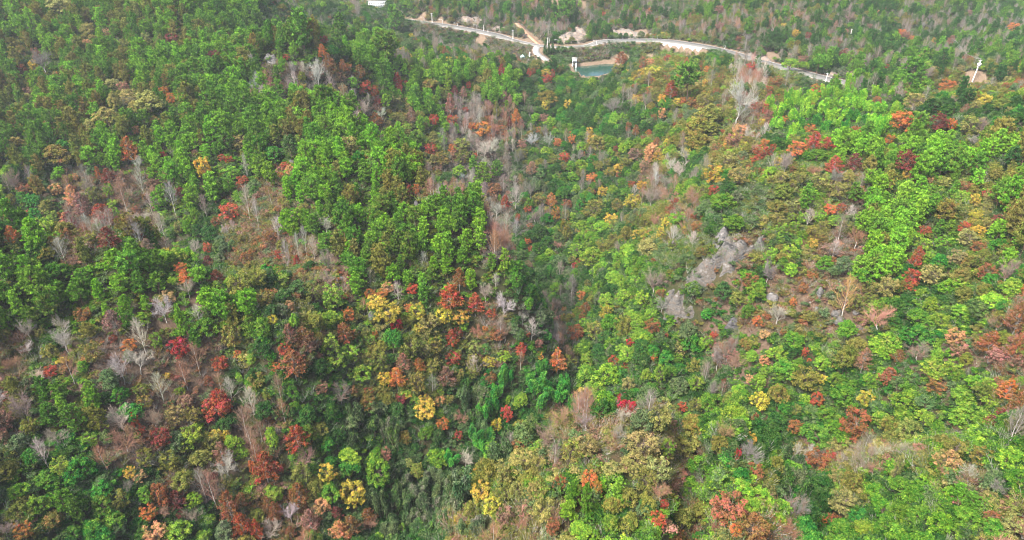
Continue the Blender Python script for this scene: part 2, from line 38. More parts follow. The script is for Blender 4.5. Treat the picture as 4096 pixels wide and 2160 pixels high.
HERO_MID={
(2,2):"45 770 100 80 Bl,140 690 110 90 Me,230 700 110 90 Me,180 760 110 90 Me,110 650 80 70 Me,260 760 90 80 Me,55 460 65 90 Cr,50 540 70 100 Np,160 440 50 60 Ap,160 500 50 25 Ay,265 540 90 160 Cn,60 280 60 80 Nw,115 350 90 130 Nw,90 370 40 30 Ar,95 110 80 90 Bd,100 30 120 90 Bd,100 200 70 80 Bg,410 150 60 60 An,440 120 50 50 Al,430 230 70 70 Cb,430 320 70 60 Al,550 250 80 90 Ay,585 310 120 120 Bg,650 330 110 130 Ao,370 370 100 90 Ab,480 360 110 90 Ak,700 433 60 38 Ac,665 555 38 35 Ac,600 540 70 70 Ar,835 520 40 40 An,440 530 80 80 Bl,560 620 140 140 Bl,450 640 150 150 Bl,500 710 120 100 Bl,865 620 65 110 Al,680 670 80 90 Ak,420 745 110 50 Ay,660 770 110 80 Ac,790 620 60 80 Bl,680 490 110 90 Bl,770 300 70 80 Bl,660 150 90 90 Al,560 180 110 80 Bl,760 170 80 90 Al,730 60 70 60 Al,820 260 80 60 Al,830 80 150 90 Nv,880 200 90 90 Nv,870 140 60 40 Ab,900 510 100 90 Be,840 470 80 70 Be,1060 440 110 130 Be,1230 130 110 110 Bd,1320 150 90 90 Bo,1030 350 130 60 Bs,1140 420 80 90 Al,1080 660 90 90 Al,1060 560 80 100 Bo,890 390 50 40 Ar,1190 370 50 40 Ar,1440 300 60 60 An,1480 390 60 40 At,1410 490 80 70 Bl,1480 540 60 60 At,1310 570 110 110 Np,1400 650 60 50 At,1450 770 110 80 Ay,980 690 110 80 Bs,810 730 130 110 Bg,340 290 90 60 Bo,820 330 90 50 Ab,310 230 40 25 An,270 300 70 50 Ap,980 470 80 90 Ak,510 470 110 90 Bd",
(3,2):"830 40 100 70 Ar,820 100 80 60 Ar,430 160 140 240 Nt,140 190 45 45 An,40 290 110 140 Nw,670 100 110 130 Ak,540 40 120 80 Bg,940 30 130 80 Ak,930 210 90 110 Bl,1010 290 100 90 Bl,1110 250 100 100 Bl,850 270 130 120 Bg,850 380 160 100 Be,1140 140 110 110 Bo,1400 110 150 100 Bl,1320 190 140 100 Bl,1230 230 140 120 Bs,1500 120 60 90 An,1440 280 130 200 Cb,1280 430 130 160 Cb,1330 520 120 90 Ap,1460 560 110 100 Ap,700 430 140 120 Bl,620 430 110 90 Bl,670 490 100 80 Bl,440 510 110 160 Bo,540 540 90 150 Cp,750 520 80 90 Cb,690 640 110 110 Cb,760 660 80 80 Bs,1090 390 110 80 At,1110 470 100 90 Ap,870 500 130 110 Nv,970 500 70 120 Bl,960 600 130 110 Bl,1060 500 50 50 Al,1080 570 110 60 Al,1100 640 90 80 Bg,210 480 40 60 Ar,240 530 30 30 Ar,430 740 150 120 Bg,560 750 100 90 Ay,800 760 160 110 Bl,280 760 80 90 Ar,195 650 150 120 Ao,310 650 60 60 Ay,1380 720 110 140 Cn,1150 760 130 80 Bl,50 490 110 90 Bl,90 590 130 100 Bg,50 720 120 120 Bo,230 280 80 70 Ao,310 540 100 90 Bl,450 340 120 80 Bg,640 310 170 80 Np,960 700 110 80 Ab,1220 680 110 90 Bg,1480 650 60 70 Bl,210 760 60 70 Bl,780 90 60 80 Bo,900 140 60 70 Bl",
(0,3):"815 80 55 90 Ar,850 150 50 60 Ar,740 110 150 150 Nw,760 230 160 160 Np,330 60 140 130 Pg,470 70 150 130 Pg,790 50 140 100 Be,210 310 100 110 Be,495 370 150 150 Be,390 370 100 120 Al,290 290 110 170 Nw,345 210 120 100 Nv,540 215 100 60 Al,1150 200 140 120 Al,1390 220 100 110 Bl,1430 290 90 70 Bl,1330 290 110 160 Cp,1370 380 130 160 Nw,1010 330 120 110 Ao,1100 420 140 110 Bo,960 530 120 130 Ab,1060 570 110 120 Cm,780 400 65 70 Ay,840 420 80 50 At,880 310 110 90 Ao,1080 640 60 60 Am,980 650 100 90 Np,1160 570 90 90 Bl,890 640 90 90 An,940 760 140 80 At,1450 720 110 160 Cq,1440 560 90 100 Cb,1500 360 40 80 An,1210 770 100 60 Bl,150 740 105 95 An,50 760 110 90 Nv,230 760 80 70 Ak,1150 690 100 110 Nv,770 520 90 90 Nv,1290 30 150 60 Ar,930 90 110 130 Nv,1060 70 110 100 Ak,1350 110 140 100 Bd,110 500 110 90 Bl,240 600 140 120 Bg,410 560 140 140 Pg,490 620 140 130 Pg,620 590 130 120 Bg,690 670 130 120 Bg,620 490 130 120 Be,300 440 130 90 Bg,60 390 140 120 Bo,320 700 130 100 Bo,450 760 100 70 Bg,700 740 120 80 Bs,140 220 110 100 Bs,650 190 80 90 Bs,1200 320 130 90 Bo,640 450 100 100 Bs,880 520 90 110 Bg,40 540 90 90 Bs",
(1,3):"75 370 160 200 Cq,255 190 150 170 Cr,300 300 120 120 Np,330 160 85 120 Bg,120 200 85 140 Bl,430 400 110 110 Ay,440 500 130 120 Bg,280 390 120 110 Ao,260 520 120 150 Cb,595 530 160 140 Ay,725 385 170 180 Bl,765 280 75 80 Ap,330 680 110 150 Cp,400 600 90 90 At,480 640 80 80 Cm,670 660 100 80 Cb,500 740 120 130 Ct,570 720 120 140 Cb,680 730 100 100 Np,210 650 110 110 Nw,100 740 120 100 Nw,20 740 70 130 Cq,210 750 70 80 Cb,100 510 120 90 Bl,880 190 80 90 Bo,1010 170 85 95 Bg,1100 110 80 50 An,1000 30 120 70 Ay,1200 80 90 80 Np,1195 185 60 50 Ar,1480 60 70 100 Ar,1420 120 70 70 Ay,1290 190 90 80 Me,1370 210 90 80 Me,1330 250 80 70 Me,1400 300 120 140 Al,1330 400 80 80 Ay,1240 330 110 100 Nw,1330 520 120 130 Ay,1390 600 110 120 Ay,1470 400 120 140 Ak,1470 670 100 120 Ap,950 390 90 90 Bo,910 350 50 60 Ak,1080 320 120 80 Bg,540 300 120 90 Bl,590 210 90 100 Ms,550 370 130 110 Be,1190 680 45 60 Ay,860 730 60 60 Al,730 780 60 50 Bl,390 130 100 80 Bo,40 160 80 120 Np,680 110 100 90 Ms,1000 450 90 90 Ms,1100 430 90 90 Ms,1190 450 90 90 Ms,1050 510 90 90 Ms,1150 520 90 90 Ms,1230 400 90 90 Ms,950 520 90 90 Ms,1000 580 90 90 Ms,1090 590 90 90 Ms,1180 600 90 90 Ms,890 590 90 90 Ms,840 680 90 90 Ms,920 660 90 90 Ms,1020 670 90 90 Ms,1110 690 90 90 Ms,960 740 90 80 Ms,1050 750 90 80 Ms,1140 760 90 80 Ms,1230 740 90 90 Ms,1310 720 90 90 Ms,780 750 90 80 Ms,1250 480 80 90 Me,1150 330 90 80 Me,870 450 90 80 Ms,850 520 90 80 Ms",
(2,3):"670 20 110 80 Ac,660 80 110 90 Nw,1060 110 180 120 Bo,1000 20 60 40 Ar,940 120 60 60 Ap,1020 240 140 120 Ak,1420 100 65 110 Cb,1390 200 80 50 Ay,1320 290 40 80 Ac,1380 300 140 120 Nv,1240 180 120 120 Np,1210 260 120 120 Bo,50 130 90 80 Ao,70 330 150 140 Ak,440 260 130 110 Ak,350 280 130 110 Ak,200 200 150 110 Nv,440 110 110 100 Nv,760 230 180 140 Ak,720 350 150 130 Ak,840 380 150 130 Ak,780 440 140 100 Ao,910 250 80 110 Al,580 230 110 80 Np,620 190 110 70 Nv,450 430 95 100 An,505 500 55 80 An,345 520 90 130 Pg,435 560 90 160 Pg,330 630 110 120 PG,620 500 110 130 Pl,590 590 110 110 Bo,700 540 110 110 Bo,790 590 120 110 Bo,870 520 120 90 Np,890 590 60 60 Ar,850 690 100 90 Ar,1000 670 120 150 Bo,1090 640 120 140 Bo,1040 490 120 110 Bg,1130 500 85 90 Cb,1260 610 200 180 Ab,1400 740 190 150 Ab,1310 750 70 80 An,1360 520 140 120 Bl,1460 540 130 120 Bl,1400 600 120 110 Bl,1480 620 110 100 Bl,1110 350 140 120 Bg,1180 430 110 110 Pg,960 410 120 90 Ap,280 450 90 50 Ab,180 610 150 120 Ak,240 720 80 100 Ab,420 740 150 110 Bl,580 700 110 120 Bg,680 720 120 120 Bo,30 500 100 100 Ak,60 730 100 100 Np,830 780 90 50 Bg,1110 780 90 40 Be,90 430 100 60 Bo,1200 720 100 100 Np,250 310 100 150 Nv",
(3,3):"700 130 140 140 Bo,800 150 140 140 Bo,750 200 130 110 Bo,660 80 120 100 Bl,800 70 120 100 Bl,340 60 130 110 Bg,490 110 190 160 Ab,150 130 90 90 Ab,270 180 160 130 Bg,440 200 120 80 Bg,460 250 100 70 Ak,270 350 170 150 Ab,335 330 80 110 Ar,1120 60 170 120 Bl,980 150 110 120 Bg,1100 130 100 80 Np,1340 100 150 170 Cm,1200 170 120 100 Bl,950 240 90 60 Bg,880 270 90 60 Ap,1030 340 150 90 At,1000 400 120 90 Np,1080 260 130 80 Ao,1230 310 120 110 Ao,1150 420 110 90 Nw,1420 310 170 150 Bl,1460 420 140 130 Bg,520 340 190 150 Nv,640 300 120 100 Nw,800 290 140 100 Nv,720 380 60 160 Ak,610 400 100 80 Np,780 470 140 120 Bg,880 520 140 120 Bg,600 520 130 120 Bg,660 600 130 120 Bg,760 620 130 120 Bg,870 650 130 120 Bg,1080 540 130 120 Pg,1150 600 120 110 Pg,1180 680 140 110 Bg,420 580 160 130 Ak,305 690 50 60 An,380 670 75 60 Ab,430 770 200 90 Bg,60 600 110 110 Bl,60 690 100 100 Bl,100 760 130 90 Np,1270 560 100 80 Ak,1330 610 90 80 Ak,1300 670 90 50 Ab,1450 600 110 80 Ao,1440 660 75 50 Am,1420 730 120 100 Ak,1300 730 150 110 Bg,1000 700 140 130 Bg,1500 590 40 60 Ar,1330 430 120 100 Bs,1340 510 100 80 Nv,680 720 150 100 Bg,30 360 80 120 Bo"}
BIO=["QQQQQQPPVVVVVFFFFFFFFFFFFFFFFFFF",
"QQQQQPPPPPVPVVVFFVFVOOVFFFFFFFFF",
"QQQQQPPPNNNPPPPPBBVVOOONOVVVFOOO",
"QQQQQPPPPPPNOPNNVVVVBOONMMMMVBVB",
"QQQPPPPPPPPPPONNNVVVOVOOVPPPPQQQ",
"VVNNNPPVRPPPPNPNNVVVNVVSOONPPPOQ",
"VLNNNPVRRPPPPPPNNOLVONVSOONPPQOQ",
"PLNPPVVRNRPPPPPPBVLLSSSRLRNPPLOQ",
"PPPPPPVOVRRPPPPPBVVLLVRVRRROBLLV",
"PPPPNPPPVOLOOOPNVVVLLRBRRRROBLLT",
"NVONNNNOBTLOOOONVNVLLBNLLLOLBLTT",
"NPPNNNNVVVBOOOVEEELLVVVLLVBBLVLT",
"NPPVNNONNBVDDVDEBKKKKLKBBBLLBVLV",
"SBBNNOONTLBLDDDDOKKKKNVVVNKKOOLL",
"PBBBVNNOTOODDDDOOLPLKNLODBOLLPKV",
"KBBBBVVTTTDDDDKKKKLLLTOTNBBLLLLK"]
BIO=[list(q) for q in BIO]
for r_,c_,v_ in [(4,16,'H'),(5,15,'H'),(5,16,'H'),(5,17,'B'),(6,15,'N'),(6,16,'H'),(7,15,'H'),(7,16,'B'),(8,16,'B'),(8,17,'H'),(9,16,'H'),(9,17,'H'),(9,18,'V'),(10,17,'H'),(10,16,'V'),(4,15,'H'),(3,15,'N'),(2,16,'B'),(2,17,'B'),(3,16,'V'),(3,17,'B'),(3,18,'B'),(7,17,'V'),(6,17,'V'),(3,12,'O'),(11,8,'V'),(13,7,'N'),(4,14,'X'),(4,15,'X'),(5,14,'X'),(5,15,'X'),(6,15,'X'),(2,9,'X'),(3,14,'X'),(7,15,'X')]+[(a_,b_,'G') for a_ in (0,1,2) for b_ in (26,27,28,29,30,31) if a_<2 or b_<28]+[(1,24,'G'),(1,25,'G'),(11,18,'B'),(11,19,'B'),(12,22,'L'),(12,23,'B')]: BIO[r_][c_]=v_
def ray(x,y):
    u=(np.asarray(x,float)-2048)/F; v=(1080-np.asarray(y,float))/F
    return np.stack([u, .8660254+.5*v, -.5+.8660254*v],-1)
CTRL=[# x,y,t
 (0,2160,125),(500,2160,138),(1000,2160,150),(1700,2160,164),(2100,2160,103),(2500,2160,98),(3000,2160,100),(3230,2160,124),(3600,2160,104),(4096,2160,95),
 (0,1800,138),(0,1500,150),(500,1500,152),(500,1850,143),(1000,1800,158),(1000,1600,165),(1450,1650,176),(1900,1800,184),(1700,1950,176),
 (2050,1850,121),(2500,1660,121),(2250,1720,122),(2900,1680,123),(2500,1900,109),(3100,1850,122),(3300,1950,136),
 (3700,1800,118),(3450,1850,131),(4096,1700,124),(4096,1500,140),(3700,1550,157),(3200,1620,176),(2700,1520,203),(2300,1560,216),
 (0,1000,158),(500,960,168),(800,1080,168),(1100,1300,161),(300,1250,160),
 (0,860,226),(700,800,236),(400,800,234),(1050,1000,211),(1150,1150,190),
 (300,500,255),(0,500,262),(300,300,300),(0,0,345),(900,10,345),(600,250,300),(600,500,252),(1200,600,240),(1000,300,290),
 (1280,170,296),(1420,450,252),(1650,680,222),(1900,850,206),(2080,1100,197),
 (1300,900,206),(1600,1150,190),(1900,1400,197),(1300,1300,178),(1600,1400,183),(1500,900,208),
 (1900,600,326),(1750,450,338),(1700,300,352),(1900,230,380),(2100,350,370),(2200,700,320),(2150,900,288),(1500,130,385),(1150,60,380),(1500,260,345),(1600,400,325),
 (2300,900,295),(2250,1150,260),(2250,1350,238),(2300,650,332),(2250,420,370),(2350,330,385),
 (2500,900,280),(2500,650,315),(2600,450,325),(2550,300,365),(2800,270,358),(2900,450,300),(2800,700,258),(3000,600,258),(2950,350,325),
 (3300,400,292),(3450,360,292),(3700,400,280),(3900,380,285),(4096,380,282),
 (3300,640,226),(3000,880,207),(2850,1100,199),(2650,1350,195),(3300,1150,187),(3000,1400,186),(3500,1400,173),(3100,1050,200),(3400,900,205),(2900,1250,197),
 (3700,600,228),(4096,700,200),(4096,1000,172),(3700,1000,192),(4096,1250,152),(3700,1250,176),
 (2320,270,402),(2420,258,408),(2480,280,392),
 (1650,85,470),(1800,105,460),(1960,135,449),(2145,180,428),(2300,187,422),(2420,163,432),(2650,163,428),(2800,183,417),(2900,205,409),(3100,262,378),(3350,332,347),(3560,368,336),
 (2900,60,470),(3000,100,440),(3100,0,500),(2600,0,500),(2600,60,470),(2000,0,540),(2300,60,480),(2300,0,520),(1800,0,545),(2200,110,450),
 (1500,0,580),(1150,0,620),(3300,150,420),(3300,0,520),(3600,0,520),(3600,150,430),(3600,270,370),(3900,100,450),(4096,0,560),(4096,250,350),(3880,350,312),(3800,200,400),
 (1450,90,440),(1300,50,500),
]
ANCH=[# X,Y,z rel cam
 (-420,320,-40),(-300,170,-80),(-230,60,-110),(-420,150,-70),(-450,500,-60),(-300,600,-90),(-150,700,-92),
 (380,260,-62),(280,120,-70),(200,40,-78),(450,400,-80),(450,600,-90),(0,20,-95),(-80,40,-118),(40,40,-100),(-420,0,-90),(420,0,-70),
 (0,800,-70),(300,800,-80),(-300,850,-85),(600,800,-85),(-600,800,-80),(-600,300,-45),(650,300,-65),(0,-150,-95),(-500,-200,-95),(500,-200,-85)]
# hidden gullies: x,y image for direction, forward depth t, z rel
def ctrl_xyz():
    a=np.array(CTRL,float); P=ray(a[:,0],a[:,1])*a[:,2:3]
    H=[]
    for (x,y,t,dz) in HID:
        p=ray(x,y)*t; H.append((p[0],p[1],dz))
    return np.vstack([P,np.array(ANCH,float),np.array(H,float).reshape(-1,3)])
HID=[(1420,450,288,-124),(1650,680,262,-130),(1900,850,242,-138),(2080,1080,228,-143),(1280,170,340,-106),(1150,300,330,-88),
 (0,1000,192,-114),(500,960,204,-112),(900,1080,194,-117),
 (2500,1640,158,-133),(2900,1660,156,-128),(2200,1700,160,-138),(3700,1780,142,-110),
 (1500,130,420,-100),(1900,230,408,-102),(2550,300,400,-100),(3300,360,318,-100),(3450,350,318,-100),(3900,370,310,-96)]
def tps_fit(P,lam=2.0):
    n=len(P); S=100.0
    xy=P[:,:2]/S
    d=np.sqrt(((xy[:,None]-xy[None])**2).sum(-1))
    K=np.where(d>0,d*d*np.log(d+1e-12),0)+np.eye(n)*lam*1e-3
    A=np.zeros((n+3,n+3)); A[:n,:n]=K; A[:n,n]=1; A[:n,n+1:]=xy; A[n,:n]=1; A[n+1:,:n]=xy.T
    b=np.zeros(n+3); b[:n]=P[:,2]
    w=np.linalg.solve(A,b)
    return xy,w,S
def tps_eval(m,X,Y):
    xy,w,S=m; sh=X.shape; x=X.ravel()/S; y=Y.ravel()/S; out=np.zeros(len(x)); n=len(xy)
    for i in range(0,len(x),20000):
        xx=x[i:i+20000]; yy=y[i:i+20000]
        d2=(xx[:,None]-xy[None,:,0])**2+(yy[:,None]-xy[None,:,1])**2
        K=.5*d2*np.log(d2+1e-12)
        out[i:i+20000]=K@w[:n]+w[n]+w[n+1]*xx+w[n+2]*yy
    return out.reshape(sh)

# ---------------------------------------------------------------- terrain height field
TP=tps_fit(ctrl_xyz())
G0X,G1X,G0Y,G1Y,GS=-480,480,-60,800,2.5
gx=np.arange(G0X,G1X+.1,GS); gy=np.arange(G0Y,G1Y+.1,GS)
GX,GY=np.meshgrid(gx,gy)
Z=tps_eval(TP,GX,GY)
def vnoise(X,Y,s,seed):
    r=np.random.default_rng(seed); T=r.random((64,64))
    x=X/s; y=Y/s; i=np.floor(x).astype(int); j=np.floor(y).astype(int); a=x-i; b=y-j
    a=a*a*(3-2*a); b=b*b*(3-2*b); g=lambda p,q:T[p%64,q%64]
    return (g(i,j)*(1-a)+g(i+1,j)*a)*(1-b)+(g(i,j+1)*(1-a)+g(i+1,j+1)*a)*b-.5
NZ=lambda X,Y:np.clip((Y-415)/60,0,1)*(26*vnoise(X,Y,70,4)+7*vnoise(X,Y,33,5))+4*vnoise(X,Y,38,1)+2.4*vnoise(X,Y,17,2)+1.1*vnoise(X,Y,7,3)
Z=Z+NZ(GX,GY)
def proj(P):
    X,Y,Zc=P[...,0],P[...,1],P[...,2]
    t=Y*.8660254-Zc*.5; up=Y*.5+Zc*.8660254
    return 2048+F*X/t,1080-F*up/t,t
def seg_dist(X,Y,P):
    best=np.full(X.shape,1e9); zz=np.zeros(X.shape)
    for a,b in zip(P[:-1],P[1:]):
        d=b[:2]-a[:2]; L=(d**2).sum()
        t=np.clip(((X-a[0])*d[0]+(Y-a[1])*d[1])/L,0,1)
        q=np.hypot(X-a[0]-t*d[0],Y-a[1]-t*d[1]); m=q<best
        best=np.where(m,q,best); zz=np.where(m,a[2]+t*(b[2]-a[2]),zz)
    return best,zz
def catmull(P,n=6):
    P=np.array(P,float); Q=np.vstack([2*P[0]-P[1],P,2*P[-1]-P[-2]]); out=[]
    for i in range(1,len(Q)-2):
        for t in np.arange(n)/n:
            out.append(.5*((2*Q[i])+(-Q[i-1]+Q[i+1])*t+(2*Q[i-1]-5*Q[i]+4*Q[i+1]-Q[i+2])*t*t+(-Q[i-1]+3*Q[i]-3*Q[i+1]+Q[i+2])*t**3))
    out.append(Q[-2]); return np.array(out)
def px3(L): return np.array([ray(x,y)*t for x,y,t in L])
ROAD=catmull(px3([(1480,60,492),(1560,72,481),(1650,85,470),(1800,105,460),(1960,135,449),(2040,157,438),(2145,180,428),(2230,188,424),(2300,187,422),(2360,180,426),(2420,165,431),(2530,162,431),(2650,163,428),(2800,183,417),(2900,205,409),(3000,233,394),(3100,262,378),(3230,296,362),(3350,325,349),(3480,344,343),(3560,356,339),(3680,372,330),(3850,395,326)]))
RW=np.interp(np.linspace(0,1,len(ROAD)),[0,.2,.24,.4,.46,1],[9,9,5,5,9,9])
TRACK=catmull(px3([(2150,183,427),(2143,200,421),(2150,216,414),(2168,228,409),(2190,243,403)]))
DIRT=catmull(px3([(2160,180,431),(2125,150,440),(2092,118,455),(2065,92,470)]))
WPOLY=np.array([ray(x,y)*(-100/ray(x,y)[2]) for x,y in [(2284,268),(2320,266),(2360,262),(2425,255),(2470,258),(2480,278),(2430,300),(2385,316),(2345,312),(2305,292)]])
def poly_in(X,Y,P):
    r=np.zeros(X.shape,bool); n=len(P)
    for i in range(n):
        x1,y1=P[i][:2]; x2,y2=P[i-1][:2]
        c=((y1>Y)!=(y2>Y))&(X<(x2-x1)*(Y-y1)/((y2-y1)+1e-12)+x1); r^=c
    return r
def poly_dist(X,Y,P):
    d,_=seg_dist(X,Y,np.vstack([P,P[:1]])); return np.where(poly_in(X,Y,P),-d,d)
soil=np.zeros(Z.shape); litter=np.zeros(Z.shape)
sstep=lambda a,b,x:(lambda t:t*t*(3-2*t))(np.clip((x-a)/(b-a),0,1))
for P,hw,fl in((ROAD,6,9),(TRACK,3,6),(DIRT,2.5,5)):
    d,zz=seg_dist(GX,GY,P); k=1-sstep(hw,hw+fl,d); Z=Z*(1-k)+(zz-.12)*k
    soil=np.maximum(soil,(1-sstep(hw-.5,hw+2.5,d))*.9)
_d,_z=seg_dist(GX,GY,ROAD); _px=proj(np.stack([GX,GY,_z],-1))[0]; _near=(GY<np.interp(GX,ROAD[:,0],ROAD[:,1]))&(_px>2640)&(_px<2830)
Z=np.where(_near,np.minimum(Z,_z-6.0*sstep(5.0,7.2,_d)*(1-sstep(14,34,_d))),Z)
pd=poly_dist(GX,GY,WPOLY)
k=1-sstep(0,9,pd); Z=np.where(pd<12,np.maximum(Z,-98.5*k+Z*(1-k)) ,Z)
Z=np.where((pd<5)&(pd>-1),np.minimum(Z,-98.3+.5*np.maximum(pd,0)),Z)
Z=np.where(pd<0,-100+np.maximum(pd,-5)*.8,Z)
soil=np.maximum(soil,(1-sstep(1,3,pd))*(pd>-4))
def H(x,y):
    x=np.asarray(x,float); y=np.asarray(y,float)
    i=np.clip((x-G0X)/GS,0,len(gx)-1.001); j=np.clip((y-G0Y)/GS,0,len(gy)-1.001)
    i0=i.astype(int); j0=j.astype(int); a=i-i0; b=j-j0
    return (Z[j0,i0]*(1-a)+Z[j0,i0+1]*a)*(1-b)+(Z[j0+1,i0]*(1-a)+Z[j0+1,i0+1]*a)*b
TS=np.arange(70,780,1.)
def cast(x,y):
    x=np.atleast_1d(np.asarray(x,float)); y=np.atleast_1d(np.asarray(y,float)); out=np.full(len(x),600.)
    for s in range(0,len(x),400):
        d=ray(x[s:s+400],y[s:s+400]); p=d[:,None,:]*TS[None,:,None]
        b=p[...,2]<H(p[...,0],p[...,1]); k=b.argmax(-1)
        out[s:s+400]=np.where(b.any(-1),TS[k]-.5,600.)
    return out
def on_ground(x,y):
    t=cast(x,y)[0]; p=ray(x,y)*t; p[2]=H(p[0],p[1]); return p,t
# bare soil (orange) and leaf litter (brown) patches, world ellipses
for (x,y,r) in [(2460,150,26),(2560,132,30),(3095,228,34),(3140,228,30),(3010,236,26),(3250,300,40),(3420,308,50),(3510,290,26),(3900,352,40),(3960,262,36),(2845,258,34),(2205,14,26),(1925,158,20),(2095,108,14),(2470,236,24),(2492,226,22),(1760,92,24),(1690,82,20),(2330,20,18),(2840,245,20),(3080,150,24),(2600,232,14)]:
    p,t=on_ground(x,y); soil=np.maximum(soil,1-sstep(.6,1.3,np.hypot(GX-p[0],(GY-p[1])/1.6)/(r*t/F*1.1)))
LIT=[(1120,780,70),(1190,850,80),(1260,930,80),(1380,930,60),(1400,1050,80),(1330,1090,110),(1500,1010,50),(1170,720,60),(3120,1130,60),(3230,1150,90),(3420,1160,120),(3130,1230,60),(3480,1240,80),(2960,1240,90),(700,1450,160),(600,1330,90),(400,1440,90),(300,1500,120),(560,1550,160),(470,1750,120),(900,1780,90),(840,1620,80),(1260,740,60),(3300,1060,70),(3380,980,60),(750,1250,70),(260,820,120),(380,900,120),(440,950,90),(3800,1420,140),(2900,1290,70),(3000,1440,90),(1480,1080,60),(3350,1250,90),(1230,1010,70)]
for (x,y,r) in LIT:
    p,t=on_ground(x,y); litter=np.maximum(litter,1-sstep(.5,1.3,np.hypot(GX-p[0],(GY-p[1])/1.5)/(r*t/F)))
def sample(A,x,y):
    i=np.clip(((x-G0X)/GS+.5).astype(int),0,len(gx)-1); j=np.clip(((y-G0Y)/GS+.5).astype(int),0,len(gy)-1); return A[j,i]
# ---------------------------------------------------------------- helpers
def N(nt,t,**k):
    n=nt.nodes.new(t)
    for a,b in k.items(): setattr(n,a,b)
    return n
def mat(name,col=(.5,.5,.5),rough=.8,noise=0,scale=1.0,metal=0,bump=0):
    m=bpy.data.materials.new(name); m.use_nodes=True; nt=m.node_tree; b=nt.nodes['Principled BSDF']
    b.inputs['Base Color'].default_value=(*col,1); b.inputs['Roughness'].default_value=rough; b.inputs['Metallic'].default_value=metal
    b.inputs['Specular IOR Level'].default_value=.3
    if noise:
        tc=N(nt,'ShaderNodeTexCoord'); tx=N(nt,'ShaderNodeTexNoise'); tx.inputs['Scale'].default_value=scale; tx.inputs['Detail'].default_value=8
        mr=N(nt,'ShaderNodeMapRange'); mr.inputs[1].default_value=.3; mr.inputs[2].default_value=.7; mr.inputs[3].default_value=1-noise; mr.inputs[4].default_value=1+noise
        mx=N(nt,'ShaderNodeVectorMath',operation='SCALE'); mx.inputs[0].default_value=col
        L=nt.links.new; L(tc.outputs['Object'],tx.inputs[0]); L(tx.outputs[0],mr.inputs[0]); L(mr.outputs[0],mx.inputs['Scale']); L(mx.outputs[0],b.inputs['Base Color'])
        if bump:
            bp=N(nt,'ShaderNodeBump'); bp.inputs['Strength'].default_value=bump; L(tx.outputs[0],bp.inputs['Height']); L(bp.outputs[0],b.inputs['Normal'])
    return m
def leaf_mat(name,trans=.3,hue=.035,gloss=.0):
    m=bpy.data.materials.new(name); m.use_nodes=True; nt=m.node_tree; nt.nodes.clear(); L=nt.links.new
    a=N(nt,'ShaderNodeAttribute',attribute_type='INSTANCER',attribute_name='tint')
    c=N(nt,'ShaderNodeAttribute',attribute_type='GEOMETRY',attribute_name='cv')
    h=N(nt,'ShaderNodeHueSaturation')
    m1=N(nt,'ShaderNodeMapRange'); m1.inputs[3].default_value=.5+hue; m1.inputs[4].default_value=.5-hue
    m2=N(nt,'ShaderNodeMapRange'); m2.inputs[3].default_value=.35; m2.inputs[4].default_value=1.6
    L(c.outputs['Fac'],m1.inputs[0]); L(c.outputs['Fac'],m2.inputs[0]); L(m1.outputs[0],h.inputs['Hue']); L(m2.outputs[0],h.inputs['Value'])
    a2=N(nt,'ShaderNodeAttribute',attribute_type='INSTANCER',attribute_name='tint2')
    tc=N(nt,'ShaderNodeTexCoord'); oi=N(nt,'ShaderNodeObjectInfo'); ad=N(nt,'ShaderNodeVectorMath',operation='ADD'); nz=N(nt,'ShaderNodeTexNoise'); nz.inputs['Scale'].default_value=4.5; nz.inputs['Detail'].default_value=3
    sc=N(nt,'ShaderNodeVectorMath',operation='SCALE'); sc.inputs[0].default_value=(37,19,53); L(oi.outputs['Random'],sc.inputs['Scale']); L(tc.outputs['Object'],ad.inputs[0]); L(sc.outputs[0],ad.inputs[1]); L(ad.outputs[0],nz.inputs[0])
    mr=N(nt,'ShaderNodeMapRange'); mr.inputs[1].default_value=.46; mr.inputs[2].default_value=.68; L(nz.outputs[0],mr.inputs[0])
    mx=N(nt,'ShaderNodeMix',data_type='RGBA'); L(mr.outputs[0],mx.inputs['Factor']); L(a.outputs['Color'],mx.inputs['A']); L(a2.outputs['Color'],mx.inputs['B'])
    L(mx.outputs['Result'],h.inputs['Color'])
    d=N(nt,'ShaderNodeBsdfDiffuse'); t=N(nt,'ShaderNodeBsdfTranslucent'); x=N(nt,'ShaderNodeMixShader'); x.inputs[0].default_value=trans
    o=N(nt,'ShaderNodeOutputMaterial'); L(h.outputs[0],d.inputs[0]); L(h.outputs[0],t.inputs[0]); L(d.outputs[0],x.inputs[1]); L(t.outputs[0],x.inputs[2]); L(x.outputs[0],o.inputs[0])
    return m
M_leaf=leaf_mat('leaves',.3,.05); M_needle=leaf_mat('needles',.2,.02); M_twig=leaf_mat('twigs',0,.01)
M_bark=mat('bark',(.13,.10,.075),.9,.35,3); M_pale=mat('pale_bark',(.36,.35,.32),.85,.3,3); M_pbark=mat('pine_bark',(.12,.075,.05),.9,.3,3)
def mk(name,V,Fq,mats,mi=None,cv=None):
    me=bpy.data.meshes.new(name); V=np.asarray(V,np.float32); Fq=np.asarray(Fq,np.int32); k=Fq.shape[1]; n=len(Fq)
    me.vertices.add(len(V)); me.vertices.foreach_set('co',V.ravel())
    me.loops.add(n*k); me.loops.foreach_set('vertex_index',Fq.ravel())
    me.polygons.add(n); me.polygons.foreach_set('loop_start',np.arange(n,dtype=np.int32)*k)
    for m in mats: me.materials.append(m)
    if mi is not None: me.polygons.foreach_set('material_index',np.asarray(mi,np.int32))
    if cv is not None:
        a=me.attributes.new('cv','FLOAT','FACE'); a.data.foreach_set('value',np.asarray(cv,np.float32))
    me.update(calc_edges=True); return me
def link(o,col=None): (col or S.collection).objects.link(o); return o
